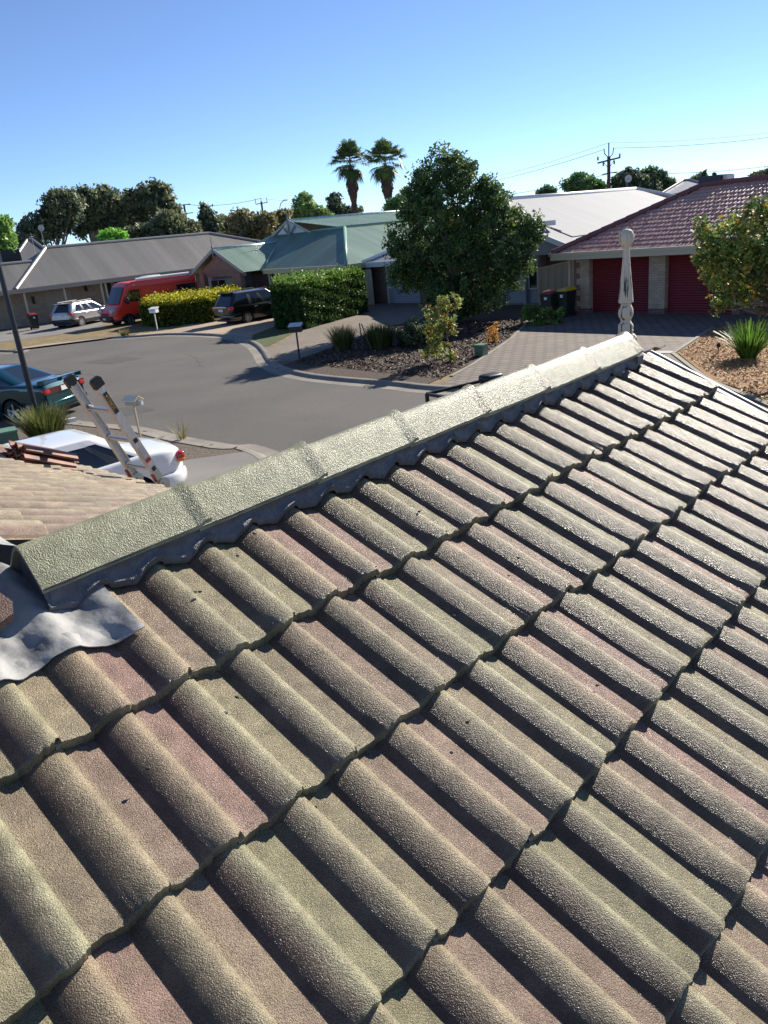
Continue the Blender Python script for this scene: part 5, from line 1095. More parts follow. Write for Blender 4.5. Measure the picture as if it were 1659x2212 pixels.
far_tree('thin dark conifer like tree left of the brown bushes', [(448, 470, 14), (450, 490, 16), (460, 505, 16), (445, 452, 8), (470, 480, 10)], 80, 17, EU, n=4000, size=.2, cr=.45)
far_tree('brownish bush row left of the green gable, left end', [(480, 485, 16), (495, 495, 16), (500, 510, 14), (475, 510, 12)], 82, 18, BU, n=4000, size=.2, cr=.5)
far_tree('brownish olive round bush behind the green porch roof', [(520, 475, 22), (545, 485, 24), (535, 505, 24), (565, 500, 22), (515, 500, 18), (575, 480, 20)], 78, 19, [(.085, .075, .035), (.10, .085, .04), (.06, .06, .03)], n=8000, size=.2, cr=.5, trunk=(2, .2))
far_tree('brownish olive bush just left of the white gablet', [(595, 480, 18), (590, 500, 18), (610, 490, 14), (612, 465, 12)], 80, 20, [(.085, .075, .035), (.07, .07, .035)], n=4500, size=.2, cr=.5, trunk=(2, .2))
far_tree('green pointed tree above the white gablet', [(655, 430, 10), (650, 448, 14), (665, 455, 18), (645, 465, 14), (680, 462, 16), (700, 465, 12)], 85, 21, [(.07, .11, .035), (.05, .08, .03), (.09, .13, .04)], n=6500, size=.2, cr=.5)
far_tree('dark rounded tree left of the palm trees', [(722, 430, 10), (722, 448, 12), (735, 455, 14), (750, 460, 12), (715, 460, 12), (770, 458, 10)], 100, 22, EU, n=5000, size=.24, cr=.5)
far_tree('dark low tree between the right palm and the big tree', [(850, 445, 12), (870, 438, 16), (865, 455, 16), (840, 455, 8)], 70, 23, DG, n=3500, size=.16, cr=.4)
far_tree('small round tree above the pale roof', [(1180, 412, 9), (1172, 416, 8), (1190, 414, 9)], 110, 24, DG, n=2500, size=.2, cr=.4)
far_tree('leafy green tree left of the power pole', [(1230, 402, 12), (1250, 392, 16), (1265, 398, 18), (1290, 405, 14), (1240, 412, 12), (1300, 412, 10)], 100, 25, [(.06, .10, .035), (.04, .07, .025)], n=6000, size=.22, cr=.5)
far_tree('broad dark tree right of the power pole', [(1335, 390, 14), (1360, 380, 14), (1350, 402, 16), (1380, 395, 18), (1330, 408, 12), (1410, 405, 12)], 105, 26, EU, n=6500, size=.22, cr=.55)
far_tree('taller rounded tree behind the satellite dish', [(1402, 372, 12), (1420, 380, 12), (1405, 395, 16), (1430, 398, 14), (1445, 395, 10), (1390, 380, 10)], 108, 27, [(.05, .075, .03), (.035, .055, .025)], n=6000, size=.22, cr=.5)
far_tree('low grey green tree left of the rooftop cooler', [(1500, 392, 10), (1512, 385, 9), (1490, 398, 8)], 115, 28, [(.09, .11, .06)], n=2000, size=.22, cr=.4)
far_tree('tree just showing above the maroon ridge at the right edge', [(1640, 385, 14), (1655, 380, 12), (1670, 382, 14), (1625, 390, 10)], 90, 29, BU, n=3000, size=.2, cr=.4)
far_tree('light green weeping tree at the left edge', [(5, 480, 14), (8, 500, 16), (-5, 520, 22), (15, 520, 14), (20, 535, 12), (-15, 490, 20)], 68, 30, [(.10, .16, .04), (.08, .13, .035)], n=6000, size=.16, cr=.4, trunk=(3, .2))
far_tree('dark bush between the weeping tree and the gum trees', [(40, 515, 10), (50, 522, 10), (35, 525, 8)], 90, 31, EU, n=2000, size=.2, cr=.4, name='bush')
for k, (x, y0, y1, r, lab) in enumerate([(1521, 368, 402, 5, 'tallest pencil pine behind the rooftop cooler'), (1543, 375, 400, 2.5, 'thin pencil pine right behind the rooftop cooler'), (1564, 381, 400, 4.5, 'dark pencil pine alone on the skyline right of the cooler'), (1413, 380, 420, 3, 'narrow pencil pine in front of the rounded tree')]):
    far_tree(lab, [(x, y0+(y1-y0)*t, r*(1-abs(t-.6)*.8)) for t in np.linspace(.05, 1, 9)], 95, 40+k, [(.02, .035, .018), (.03, .045, .02)], n=1500, size=.13, cr=.16, trunk=(2, .1), group='pencil pines on the skyline', name='pencil_pine')
# far-off wood closing the horizon
rg = np.random.default_rng(77); n = 15000; th_ = rg.uniform(-.75, .75, n); dd = rg.uniform(150, 230, n); hh = (2.2+1.6*np.sin(th_*23)+1.0*np.sin(th_*61+2)); P = np.stack([np.sin(th_)*dd, np.cos(th_)*dd, rg.random(n)*(hh+2.4)], 1)
leafmesh('far_wood', P, 1.0, [(.05, .065, .035), (.07, .08, .045), (.04, .055, .03)], rg, label='distant low belt of trees along the horizon', cat='wood', kind='stuff')
# palms
M['frond'] = mat('palm_frond', (.07, .12, .035), .45, c2=(.13, .19, .06), nscale=3, trans=.2); M['dead'] = mat('dead_frond_skirt', (.13, .075, .05), .9, c2=(.07, .04, .03), nscale=8)
def palm(label, x, ytop, ybase, seed, dist=78.):
    rg = np.random.default_rng(seed); d = ray(x, ytop+40); k = dist/np.hypot(d[0], d[1]); p = CAM+d*k; ctr = p[2]; t = thing('palm_tree', label, 'palm tree', (p[0], p[1], 0), 0, 'palm trees on the skyline')
    mb = MB(); mb.tube([(0, 0, 0), (.05, .1, ctr*.5), (0, 0, ctr-.2)], [.26, .17, .15], 10); obj('trunk', mb, M['bark'], t, smooth=True)
    vs = []; fs = []
    for i in range(80):
        az = rg.uniform(0, 2*math.pi); el = R_(rg.uniform(-65, 40) if i % 2 else rg.uniform(10, 88)); pl = rg.uniform(.75, 1.1)*(1.0 if el > -.3 else .8); ca, sa = math.cos(az), math.sin(az); pl *= 1.25
        o = np.array([0, 0, ctr]); dirv = np.array([ca*math.cos(el), sa*math.cos(el), math.sin(el)]); tip = o + dirv*pl; side_ = np.array([-sa, ca, 0]); upv = np.cross(side_, dirv)
        b = len(vs); vs += [tuple(o-side_*.02), tuple(o+side_*.02), tuple(tip)]; fs.append((b, b+1, b+2))
        for f in np.linspace(-1.25, 1.25, 15):
            ln = rg.uniform(1.0, 1.3)*(1-.25*abs(f)); e = tip + (dirv*math.cos(f)+side_*math.sin(f))*ln*.62; e2 = e + (dirv*math.cos(f)+side_*math.sin(f))*ln*.30 - np.array([0, 0, ln*rg.uniform(.22, .42)])
            w_ = (side_*math.cos(f)-dirv*math.sin(f))*.045; b = len(vs); vs += [tuple(tip-w_*.5), tuple(tip+w_*.5), tuple(e+w_), tuple(e-w_), tuple(e2)]; fs += [(b, b+1, b+2, b+3), (b+3, b+2, b+4)]
    mb = MB(); mb.add(vs, fs); obj('crown', mb, M['frond'], t)
    vs = []; fs = []
    for i in range(260):
        az = rg.uniform(0, 2*math.pi); z = rg.uniform(0, 1); r0_ = .24+.32*math.sin(min(1, (1-z)*1.3+.15)*math.pi)**.8*(.5+.5*z); z0_ = ctr-.9-2.9*(1-z); ca, sa = math.cos(az), math.sin(az); b = len(vs)
        vs += [(ca*r0_*.6-sa*.07, sa*r0_*.6+ca*.07, z0_+.45), (ca*r0_*.6+sa*.07, sa*r0_*.6-ca*.07, z0_+.45), (ca*r0_*rg.uniform(.9, 1.2)+sa*.06, sa*r0_-ca*.06, z0_-.4), (ca*r0_-sa*.06, sa*r0_*rg.uniform(.9, 1.2)+ca*.06, z0_-.5)]; fs.append((b, b+1, b+2, b+3))
    mb = MB(); mb.add(vs, fs); mb.lathe([(.18, -3.9), (.24, -3.4), (.38, -2.7), (.50, -2.0), (.42, -1.3), (.2, -.5)], (0, 0, ctr-.1), 14); obj('dead_frond_skirt', mb, M['dead'], t)
palm('left one of the two tall fan palms', 756, 312, 470, 1, 78.); palm('right one of the two tall fan palms', 832, 310, 460, 2, 76.)
# ------------------------------------------------------------ hedges
def hedge(name, label, poly, h, n, size, side_cols, top_cols, seed, top_wob=.12, mt=None, sprig=0):
    rg = np.random.default_rng(seed); c0 = np.mean(np.array(poly), 0); t = thing(name, label, 'hedge', W(c0[0], c0[1])); P = np.array([W(s, q)[:2] for s, q in poly]) - np.array(t.location[:2]); m_ = len(P)
    mb = MB(); Q = P*.93; mb.slab([tuple(q) for q in Q], .0, h-.10); obj('dark_core', mb, mat('hedge_inside', (.012, .018, .008), .9), t)  # solid block inside the leaves, painted near black for the shaded depth
    pts = []; shade = []; per = [np.linalg.norm(P[(i+1) % m_]-P[i]) for i in range(m_)]; tot = sum(per)
    from mathutils.geometry import intersect_point_tri_2d
    cs = []; ns = int(n*.7); ii = rg.choice(m_, ns, p=np.array(per)/tot); u = rg.random(ns); z = rg.random(ns)*h; A_ = P[ii]*(1-u)[:, None]+P[(ii+1) % m_]*u[:, None]; bul = 1+.05*np.sin(z/h*math.pi)+rg.normal(0, .012, ns)+.035*np.sin(u*17+z*5)*np.sin(z*7)
    S = np.concatenate([A_*bul[:, None], (z*1.0)[:, None]], 1); sc_ = np.array(side_cols)[rg.integers(0, len(side_cols), ns)]
    nt2 = n-ns; tri = mathutils.geometry.tessellate_polygon([[Vector((*q, 0)) for q in P]]); T = np.array([[P[i] for i in f] for f in tri]); ar = np.abs(np.cross(T[:, 1]-T[:, 0], T[:, 2]-T[:, 0])); k = rg.choice(len(T), nt2, p=ar/ar.sum()); a, b = rg.random((2, nt2)); fl = a+b > 1; a[fl], b[fl] = 1-a[fl], 1-b[fl]
    X_ = T[k, 0]*(1-a-b)[:, None]+T[k, 1]*a[:, None]+T[k, 2]*b[:, None]; zz = h - .06 + np.abs(rg.normal(0, top_wob, nt2)) + .10*np.sin(X_[:, 0]*2.3)*np.cos(X_[:, 1]*1.9); Tt = np.concatenate([X_, zz[:, None]], 1); tc_ = np.array(top_cols)[rg.integers(0, len(top_cols), nt2)]
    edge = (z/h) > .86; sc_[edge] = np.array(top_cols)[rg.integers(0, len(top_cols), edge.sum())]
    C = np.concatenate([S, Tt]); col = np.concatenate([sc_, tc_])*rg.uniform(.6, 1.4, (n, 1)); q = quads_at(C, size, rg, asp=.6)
    npmesh('foliage', q.reshape(-1, 3), np.arange(4*n).reshape(-1, 4), mt or M['leafgloss'], np.repeat(col, 4, axis=0), parent=t); return t
hedge('hedge', 'tall clipped dark green hedge with brighter green leaves on top', [(-31.9, 21.2), (-30.1, 21.6), (-32.1, 26.9), (-34.0, 27.6), (-35.8, 24.2)], 2.15, 34000, .07, [(.035, .08, .018), (.05, .10, .025), (.065, .13, .03)], [(.13, .24, .035), (.09, .18, .03), (.18, .28, .05)], 51)  # leaves near the top a brighter green than the sides
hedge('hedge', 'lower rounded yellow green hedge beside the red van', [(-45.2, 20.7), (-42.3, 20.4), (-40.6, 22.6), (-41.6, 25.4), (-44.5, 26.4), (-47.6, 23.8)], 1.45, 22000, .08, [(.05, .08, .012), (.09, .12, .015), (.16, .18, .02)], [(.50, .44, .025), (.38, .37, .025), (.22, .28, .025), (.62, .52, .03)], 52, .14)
# ------------------------------------------------------------ strappy plants and shrubs
def tuft(name, label, p, n, h, spread, cols, seed, w_=.012, cat='plant', arch=.6, group=None):
    rg = np.random.default_rng(seed); vs = []; qs = []; cs = []; cols = np.array(cols); 
    for i in range(n):
        az = rg.uniform(0, 2*math.pi); r = rg.random()**.5*spread*.35; L_ = h*rg.uniform(.6, 1.1); tilt = rg.uniform(.05, 1.)*arch; ca, sa = math.cos(az), math.sin(az); c = cols[rg.integers(0, len(cols))]*rg.uniform(.6, 1.4); b = len(vs)
        for k in range(4):
            t = k/3; o = r + math.sin(tilt)*L_*t + t*t*L_*.22*tilt; z = L_*t*math.cos(tilt*.7) - t**3*L_*.25*tilt; ww = w_*(1-t*.85); vs += [(ca*o-sa*ww, sa*o+ca*ww, z), (ca*o+sa*ww, sa*o-ca*ww, z)]; cs += [c, c]
        for k in range(3): qs.append((b+2*k, b+2*k+1, b+2*k+3, b+2*k+2))
    o = npmesh(name, np.array(vs), np.array(qs), M['leafgloss'], np.array(cs), label=label, cat=cat, group=group); o.location = tuple(map(float, p)); return o
GR = [(.10, .14, .035), (.14, .17, .05), (.07, .10, .03), (.22, .20, .09)]
tuft('grass_tuft', 'strappy green grass clump beside the white sedan', G(104, 952, .08), 1500, .85, .9, [(.09, .13, .03), (.15, .17, .05), (.06, .09, .025), (.26, .22, .08)], 61, .014, 'grass clump')
tuft('grass_tuft', 'upright ornamental grass clump left of the two garden stakes', G(742, 753, .1), 900, .85, .8, GR, 62, .014, 'grass clump')
tuft('grass_tuft', 'wider dark grass clump right of the two garden stakes', G(822, 751, .1), 1200, .85, 1.1, [(.06, .10, .03), (.09, .13, .035), (.14, .15, .05)], 63, .014, 'grass clump')
tuft('grass_tuft', 'sparse dry grass clump in the bed beside the wide dark clump', G(880, 745, .1), 350, .6, .8, [(.10, .09, .04), (.06, .07, .03)], 64, .012, 'grass clump')
tuft('flax_plant', 'bright green sword leaved plant in the wood chips', G(1617, 772, .1), 260, .95, .55, [(.11, .22, .03), (.07, .15, .022), (.16, .27, .045)], 65, .03, 'plant', .85)
tuft('weed', 'thin dry weed by the kerb behind the white sedan', G(393, 948, .1), 60, .45, .3, [(.35, .28, .14), (.15, .18, .05)], 66, .006, 'weed')
tuft('grass_tuft', 'small dry tuft on the brown verge by the grey driveway', G(270, 724, .08), 250, .35, .6, [(.3, .22, .09), (.16, .16, .05)], 67, .012, 'grass clump')
def bush(name, label, p, blobs, n, size, cols, seed, cat='shrub', warm=None, stem=(.3, .025), cr=.10):
    return tree(name, label, p, blobs, n, size, cols, stem, None, seed, cr, .6, .55, .1, 'bark', cat, mt=M['leafgloss'], warm=warm, limbs=6)
q = G(972, 782, .1); bush('sapling', 'young tree with pale green leaves tied low in the mulch bed', q, [(-.35, 0, 1.6, .30, .25, .16), (.1, .1, 1.85, .35, .3, .2), (-.1, 0, 1.35, .3, .3, .22), (.1, 0, 1.1, .28, .25, .2), (-.45, .1, 1.15, .25, .2, .2), (-.3, 0, .75, .35, .3, .25), (0, 0, .4, .28, .28, .3), (-.55, .1, .5, .25, .25, .3)], 2300, .05, [(.14, .18, .05), (.20, .24, .08), (.10, .13, .035)], 71, 'sapling', (.22, (.40, .20, .03)), (.9, .03), .13)
q = G(915, 745, .1); bush('shrub', 'dark round shrub in the bed left of the sapling', q, [(0, 0, .6, .65, .6, .55), (.5, .2, .7, .4, .4, .4), (-.4, 0, .4, .4, .4, .35)], 4000, .045, [(.05, .07, .03), (.08, .10, .05), (.04, .055, .025)], 72, cr=.16)
q = G(1068, 740, .1); bush('shrub', 'small orange leaved shrub in front of the big tree', q, [(0, 0, .45, .18, .18, .22), (-.1, 0, .2, .2, .2, .2), (.08, 0, .7, .1, .1, .14)], 520, .035, [(.26, .13, .03), (.30, .17, .04), (.10, .10, .03)], 73)
q = G(1160, 700, .1); bush('shrub', 'low dark shrub in front of the red lidded bin', q, [(0, 0, .35, .55, .5, .4), (.6, -.3, .35, .4, .4, .35), (-.2, .3, .55, .3, .3, .3)], 3200, .05, [(.05, .085, .02), (.09, .14, .03)], 74)
q = G(610, 640, .0); 
q = W(-45.6, 25.4, .1); bush('shrub', 'pinkish flowering shrub behind the black SUV', q, [(0, 0, 1.35, .9, .5, .35), (1.2, .6, 1.4, .9, .5, .3), (2.4, 1.4, 1.5, .7, .5, .3), (-1, -.6, 1.2, .7, .5, .3)], 3000, .05, [(.30, .17, .13), (.22, .14, .10), (.10, .10, .05)], 75, stem=(.6, .04))
# ------------------------------------------------------------ bins, boxes, letterboxes, stakes, poles
def bin_(label, p, az, lid, h=1.05, group='wheelie bins'):
    t = thing('wheelie_bin', label, 'bin', p, az, group); mb = MB(); a_, b__ = .25, .30
    vs = [(-a_*.8, -b__*.75, .06), (a_*.8, -b__*.75, .06), (a_*.8, b__*.8, .06), (-a_*.8, b__*.8, .06), (-a_, -b__, h*.9), (a_, -b__, h*.9), (a_, b__, h*.9), (-a_, b__, h*.9)]
    mb.add(vs, [(3, 2, 1, 0), (4, 5, 6, 7), (0, 1, 5, 4), (1, 2, 6, 5), (2, 3, 7, 6), (3, 0, 4, 7)]); mb.b2(-a_-.02, a_+.02, -b__-.02, b__+.02, h*.86, h*.9+.002); obj('bin_body', mb, mat('dark_green_plastic', (.012, .02, .016), .5), t)
    mb = MB(); mb.add([(-a_-.03, -b__-.04, h*.9), (a_+.03, -b__-.04, h*.9), (a_+.03, b__+.03, h*.9), (-a_-.03, b__+.03, h*.9), (-a_*.8, -b__*.7, h*.97), (a_*.8, -b__*.7, h*.97), (a_*.85, b__, h), (-a_*.85, b__, h)], [(3, 2, 1, 0), (4, 5, 6, 7), (0, 1, 5, 4), (1, 2, 6, 5), (2, 3, 7, 6), (3, 0, 4, 7)]); mb.bar((-a_, b__+.06, h*.93), (a_, b__+.06, h*.93), .03); obj('lid', mb, lid, t)
    for s in (-1, 1):
        mb = MB(); mb.tube([(s*a_*.75, b__*.75, .1), (s*a_*1.0, b__*.75, .1)], .10, 14); obj('wheel', mb, M['rubber'], t)
    mb = MB(); mb.b2(-.06, .06, -b__-.012, -b__*.93, h*.68, h*.78); obj('sticker', mb, M['plate'], t); return t
LR = mat('red_lid', (.22, .015, .015), .45); LY = mat('yellow_lid', (.62, .38, .01), .45)
bin_('red lidded wheelie bin against the ribbed fence', (*G(1188, 690)[:2], .085), SROT+.1, LR); bin_('yellow lidded wheelie bin by the brick corner of the garage', (*G(1224, 688)[:2], .085), SROT-.05, LY, 1.12)
bin_('wheelie bin with maroon lid beside the cream posts of the tan house', (*G(78, 714)[:2], .085), R_(35), LR); bin_('red lidded wheelie bin at the end of the green hedge', (*G(770, 672)[:2], .085), SROT, LR)
def letterbox(label, p, az, kind, boxc, roofc, postc):
    t = thing('letterbox', label, 'letterbox', p, az, 'letterboxes'); h = .95; mb = MB(); mb.bar((0, 0, -.05), (0, 0, h), .05); obj('post', mb, postc, t)
    mb = MB()
    if kind == 'gable':
        mb.add([(x, y, z) for x in (-.22, .22) for y, z in ((-.12, h), (.12, h), (.12, h+.12), (0, h+.18), (-.12, h+.12))], [(0, 1, 2, 3, 4), (9, 8, 7, 6, 5), (0, 5, 6, 1), (1, 6, 7, 2), (2, 7, 8, 3), (3, 8, 9, 4), (4, 9, 5, 0)]); obj('box', mb, boxc, t)
        mb = MB(); mb.sheet([(-.26, -.19, h+.11), (.26, -.19, h+.11), (.26, 0, h+.20), (-.26, 0, h+.20)], .012); mb.sheet([(-.26, 0, h+.20), (.26, 0, h+.20), (.26, .19, h+.11), (-.26, .19, h+.11)], .012); obj('roof', mb, roofc, t)
        mb = MB(); mb.tube([(.2, 0, h+.05), (.36, 0, h+.05)], .05, 12); obj('paper_tube', mb, M['offwhite'], t)
    else:
        mb.b2(-.20, .20, -.15, .15, h, h+.20); obj('box', mb, boxc, t); mb = MB(); mb.add([(-.23, -.19, h+.20), (.23, -.19, h+.20), (.23, .18, h+.23), (-.23, .18, h+.23), (-.23, -.19, h+.215), (.23, -.19, h+.215), (.23, .18, h+.30), (-.23, .18, h+.30)], [(3, 2, 1, 0), (4, 5, 6, 7), (0, 1, 5, 4), (1, 2, 6, 5), (2, 3, 7, 6), (3, 0, 4, 7)]); obj('roof', mb, roofc, t)
        mb = MB(); mb.b2(-.10, .12, -.158, -.145, h+.11, h+.14); obj('slot', mb, M['ink'], t)
    return t
lbx = letterbox('cream letterbox with little gabled roof by the near kerb', (*G(310, 975)[:2], .08), R_(-30), 'gable', M['cream'], mat('pale_cream_roof', (.85, .76, .55), .6), M['cream'])
lbx.scale = (.72, .72, 1.0)
lb = letterbox('black letterbox with silver lid standing on the kerb of the mulch bed', (*G(648.5, 782)[:2], .08), R_(-8), 'box', M['black'], mat('silver_lid', (.5, .5, .5), .35, .5), M['black'])
letterbox('small white letterbox in front of the yellow hedge', (*G(341, 717)[:2], .08), R_(-20), 'box', M['white'], M['white'], M['offwhite'])
for x, y, lab in ((785, 758, 'left garden stake between the grass clumps'), (804, 758, 'right leaning garden stake between the grass clumps')):
    p = G(x, y, .08); mb = MB(); dx = -.28 if x > 790 else -.04; mb.bar((p[0], p[1], .0), (p[0]+dx, p[1], 1.05), .04); obj('garden_stake', mb, M['wood'], None, lab, 'stake', 'garden stakes', origin=(p[0], p[1], 0))
def pillar_box(label, p, az, s, h):
    t = thing('utility_box', label, 'utility box', p, az, 'green utility boxes'); mb = MB(); mb.b2(-s/2, s/2, -s/2, s/2, 0, h-.04); obj('box', mb, mat('green_fibreglass', (.075, .15, .095), .5), t); mb = MB(); mb.b2(-s/2-.02, s/2+.02, -s/2-.02, s/2+.02, h-.04, h); obj('lid', mb, mat('light_green_lid', (.12, .22, .14), .45), t)
    mb = MB(); mb.b2(-s/2+.05, s/2-.05, -s/2-.012, -s/2+.001, h*.3, h*.32); obj('seam', mb, M['ink'], t); return t
pillar_box('green utility box at the edge of the paved driveway', (*G(1040, 775)[:2], .09), SROT+.2, .30, .36)
q = G(8, 934, .62); pillar_box('green utility box behind the stack of loose tiles at the left edge', (q[0], q[1], .05), .5, .50, .62)
# garden spotlight on a short stake, drain cover
q = G(1551, 764, .1); t = thing('garden_spotlight', 'small black spotlight on a stake in the wood chips', 'garden light', q); mb = MB(); mb.tube([(0, 0, 0), (0, 0, .2)], .015, 6); obj('stake', mb, M['black'], t); mb = MB(); mb.tube([(-.02, -.06, .24), (.03, .05, .20)], [.05, .055], 12); obj('lamp_head', mb, M['black'], t)
q = G(1430, 768); mb = MB(); mb.box((0, 0, .006), (.55, .35, .012), rz=.2); o = obj('drain_cover', mb, mat('pale_cover', (.34, .32, .29), .7), None, 'pale rectangular cover set in the pavers beyond the gable end', 'drain cover'); o.location = (q[0], q[1], .088); o.rotation_euler = (0, 0, SROT)
q = G(152, 908, .13); mb = MB(); mb.box((0, 0, .05), (.28, .12, .10), rz=.6); o = obj('kerb_stone', mb, M['offwhite'], None, 'small white block at the corner of the near kerb', 'block'); o.location = (q[0], q[1], .08)
# lamp post leaning into the left edge
p = G(91, 945); t = thing('lamp_post', 'dark lamp post rising at the left edge behind the grass clump', 'lamp post', (p[0], p[1], 0)); mb = MB(); mb.tube([(0, 0, 0), (0, 0, 1.2), (0, 0, 7.2)], [.075, .07, .045], 12); obj('post', mb, mat('dark_post', (.02, .022, .03), .4, .2), t, smooth=True)
mb = MB(); mb.tube([(0, 0, 0), (0, 0, .05)], .14, 12); obj('base_plate', mb, M['steel_black'], t); mb = MB(); mb.tube([(0, 0, 7.2), (-.9, -.2, 7.5)], .03, 8); mb.box((-1.1, -.25, 7.5), (.5, .2, .1)); obj('lamp_head', mb, M['grey'], t)
# ribbed fences
def rib_fence(label, a_, b_, h0, h1, dirty=None, slope=None):
    A_ = Vector((*a_[:2], 0)); B_ = Vector((*b_[:2], 0)); Ln = (B_-A_).length; rz = math.atan2((B_-A_).y, (B_-A_).x); t = thing('fence', label, 'fence', A_, rz, 'ribbed metal fences'); n = int(Ln/.05); rows = []
    for i in range(n+1):
        x = Ln*i/n; yy = [.0, .035, .035, .0, 0, 0][i % 6]; h = h0+(h1-h0)*x/Ln; rows.append([(x, -yy, .04), (x, -yy, h-.03)])
    mb = MB(); mb.grid(rows); obj('panel', mb, mat('cream_fence_sheet', (.40, .35, .27), .5), t)
    mb = MB(); mb.bar((0, -.02, h0), (Ln, -.02, h1), .05, .06); mb.bar((0, -.02, .04), (Ln, -.02, .04), .05, .05); obj('rail', mb, M['cream'], t)
    for x, h in ((0, h0), (Ln, h1)):
        mb = MB(); mb.b2(x-.03, x+.03, -.06, .02, 0, h); obj('post', mb, M['cream'], t)
rib_fence('cream ribbed fence panel between the pale roofed house and the red garage', G(1166, 664), G(1240, 660), 1.72, 1.95); rib_fence('cream ribbed fence behind the green hedge beside the small garage', W(-38.5, 29.5), G(809, 661), 2.05, 2.0)
# ------------------------------------------------------------ power poles and wires, street light, dishes
def pt(x, y, dist): d = ray(x, y); return CAM + d*(dist/np.hypot(d[0], d[1]))
M['polewood'] = mat('pole_rust', (.10, .06, .045), .8); M['wire'] = mat('wire', (.12, .13, .15), .6)
P1 = pt(1315, 400, 92.); pp = thing('power_pole', 'power pole with crossarm and insulators right of the tree tops', 'power pole', (P1[0], P1[1], 0)); zt = pt(1318, 308, 92.)[2]; za = pt(1317, 346, 92.)[2]
mb = MB(); mb.bar((0, 0, 0), (0, 0, zt-1.3), .34, .26); mb.bar((0, 0, zt-1.4), (0, 0, zt), .10); obj('pole', mb, M['polewood'], pp)
c_, s_ = math.cos(R_(-12)), math.sin(R_(-12)); mb = MB(); mb.bar((-1.15*c_, -1.15*s_, za-.15), (1.15*c_, 1.15*s_, za+.15), .16, .16); mb.bar((-.55*c_, -.5*s_, za-.1), (0, 0, za-.8), .05); mb.bar((.55*c_, .5*s_, za), (0, 0, za-.8), .05); obj('crossarm', mb, M['polewood'], pp)
for x, h in ((-1.1, .35), (1.1, .4), (-.55, -.25), (.55, -.2)): mb = MB(); mb.lathe([(.0, 0), (.09, .0), (.09, .3), (.04, .4), (0, .4)], (x*c_, x*s_, za+h-.25), 8); obj('insulator', mb, M['grey'], pp)
mb = MB(); mb.tube([(0, 0, zt-1.45), (-.45, 0, zt-1.0), (-.5, 0, zt-.5)], .05, 6); mb.tube([(0, 0, zt-1.45), (.42, 0, zt-1.1), (.5, 0, zt-.5)], .05, 6); obj('bracket', mb, M['polewood'], pp)
za2 = pt(1317, 375, 92.)[2]; mb = MB(); mb.bar((-.7, 0, za2), (.9, .1, za2+.1), .10); obj('crossarm', mb, M['polewood'], pp)
P2 = pt(565, 440, 125.); p2 = thing('power_pole', 'distant power pole with a forked top above the brown bushes', 'power pole', (P2[0], P2[1], 0)); z2_ = pt(565, 440, 125.)[2]; mb = MB(); mb.bar((0, 0, 0), (.0, 0, z2_+.3), .26); obj('pole', mb, M['polewood'], p2)
mb = MB(); mb.bar((-.85, 0, z2_), (.85, 0, z2_+.1), .12); 
for x in (-.85, 0, .85): mb.bar((x, 0, z2_), (x, 0, z2_+.75), .09)
obj('crossarm', mb, M['grey'], p2)
P3 = pt(399, 452, 130.); p3 = thing('power_pole', 'small distant power pole at the right end of the gum trees', 'power pole', (P3[0], P3[1], 0)); z3 = P3[2]; mb = MB(); mb.bar((0, 0, 0), (0, 0, z3+.7), .26); obj('pole', mb, M['polewood'], p3); mb = MB(); mb.bar((-1.2, 0, z3+.6), (1, 0, z3+.65), .12); mb.bar((-.9, 0, z3-.6), (1.2, 0, z3-.6), .12); obj('crossarm', mb, M['polewood'], p3)
def wire(label, a_, b_, sag, r=.018):
    a_, b_ = np.array(a_), np.array(b_); pts = [tuple(a_*(1-t)+b_*t - np.array([0, 0, sag*4*t*(1-t)])) for t in np.linspace(0, 1, 24)]; mb = MB(); mb.tube(pts, r, 5); obj('power_line', mb, M['wire'], None, label, 'wire', 'overhead power lines', origin=tuple(a_))
top = np.array([P1[0], P1[1], zt]); 
wire('highest thin wire running right from the top of the power pole', top, pt(1720, 279, 120), .35); wire('thicker wire just below the highest one, right of the power pole', top-np.array([-.5, 0, .55]), pt(1720, 288, 118), .35, .028)
wire('highest thin wire running down left from the power pole', top, pt(900, 402, 190), 1.2); wire('second wire running down left from the power pole', top-np.array([.5, 0, .6]), pt(880, 412, 185), 1.2, .025)
wire('lower double wire left of the power pole, above the pale roof', np.array([P1[0], P1[1], za2]), pt(1060, 424, 120), .3, .03); wire('wire low over the maroon ridge at the right', np.array([P1[0], P1[1], za2+.1]), pt(1720, 350, 110), .5, .028)
wire('long distant wire between the two forked poles', (P3[0], P3[1], z3+.7), (P2[0], P2[1], z2_+.75), .5, .03); wire('long distant wire running right behind the palm trees', (P2[0], P2[1], z2_+.75), pt(900, 403, 190), 1.6, .035)
q = pt(602, 470, 110.); t = thing('street_light', 'distant street light with a bent arm above the bushes', 'street light', (q[0], q[1], 0)); mb = MB(); mb.tube([(0, 0, 0), (0, 0, 6.4), (.1, 0, 7.6), (.5, 0, 8.6), (.95, 0, 8.95)], .06, 6); obj('pole', mb, M['grey'], t); mb = MB(); mb.box((1.15, 0, 8.97), (.6, .2, .12)); obj('lamp_head', mb, M['offwhite'], t)
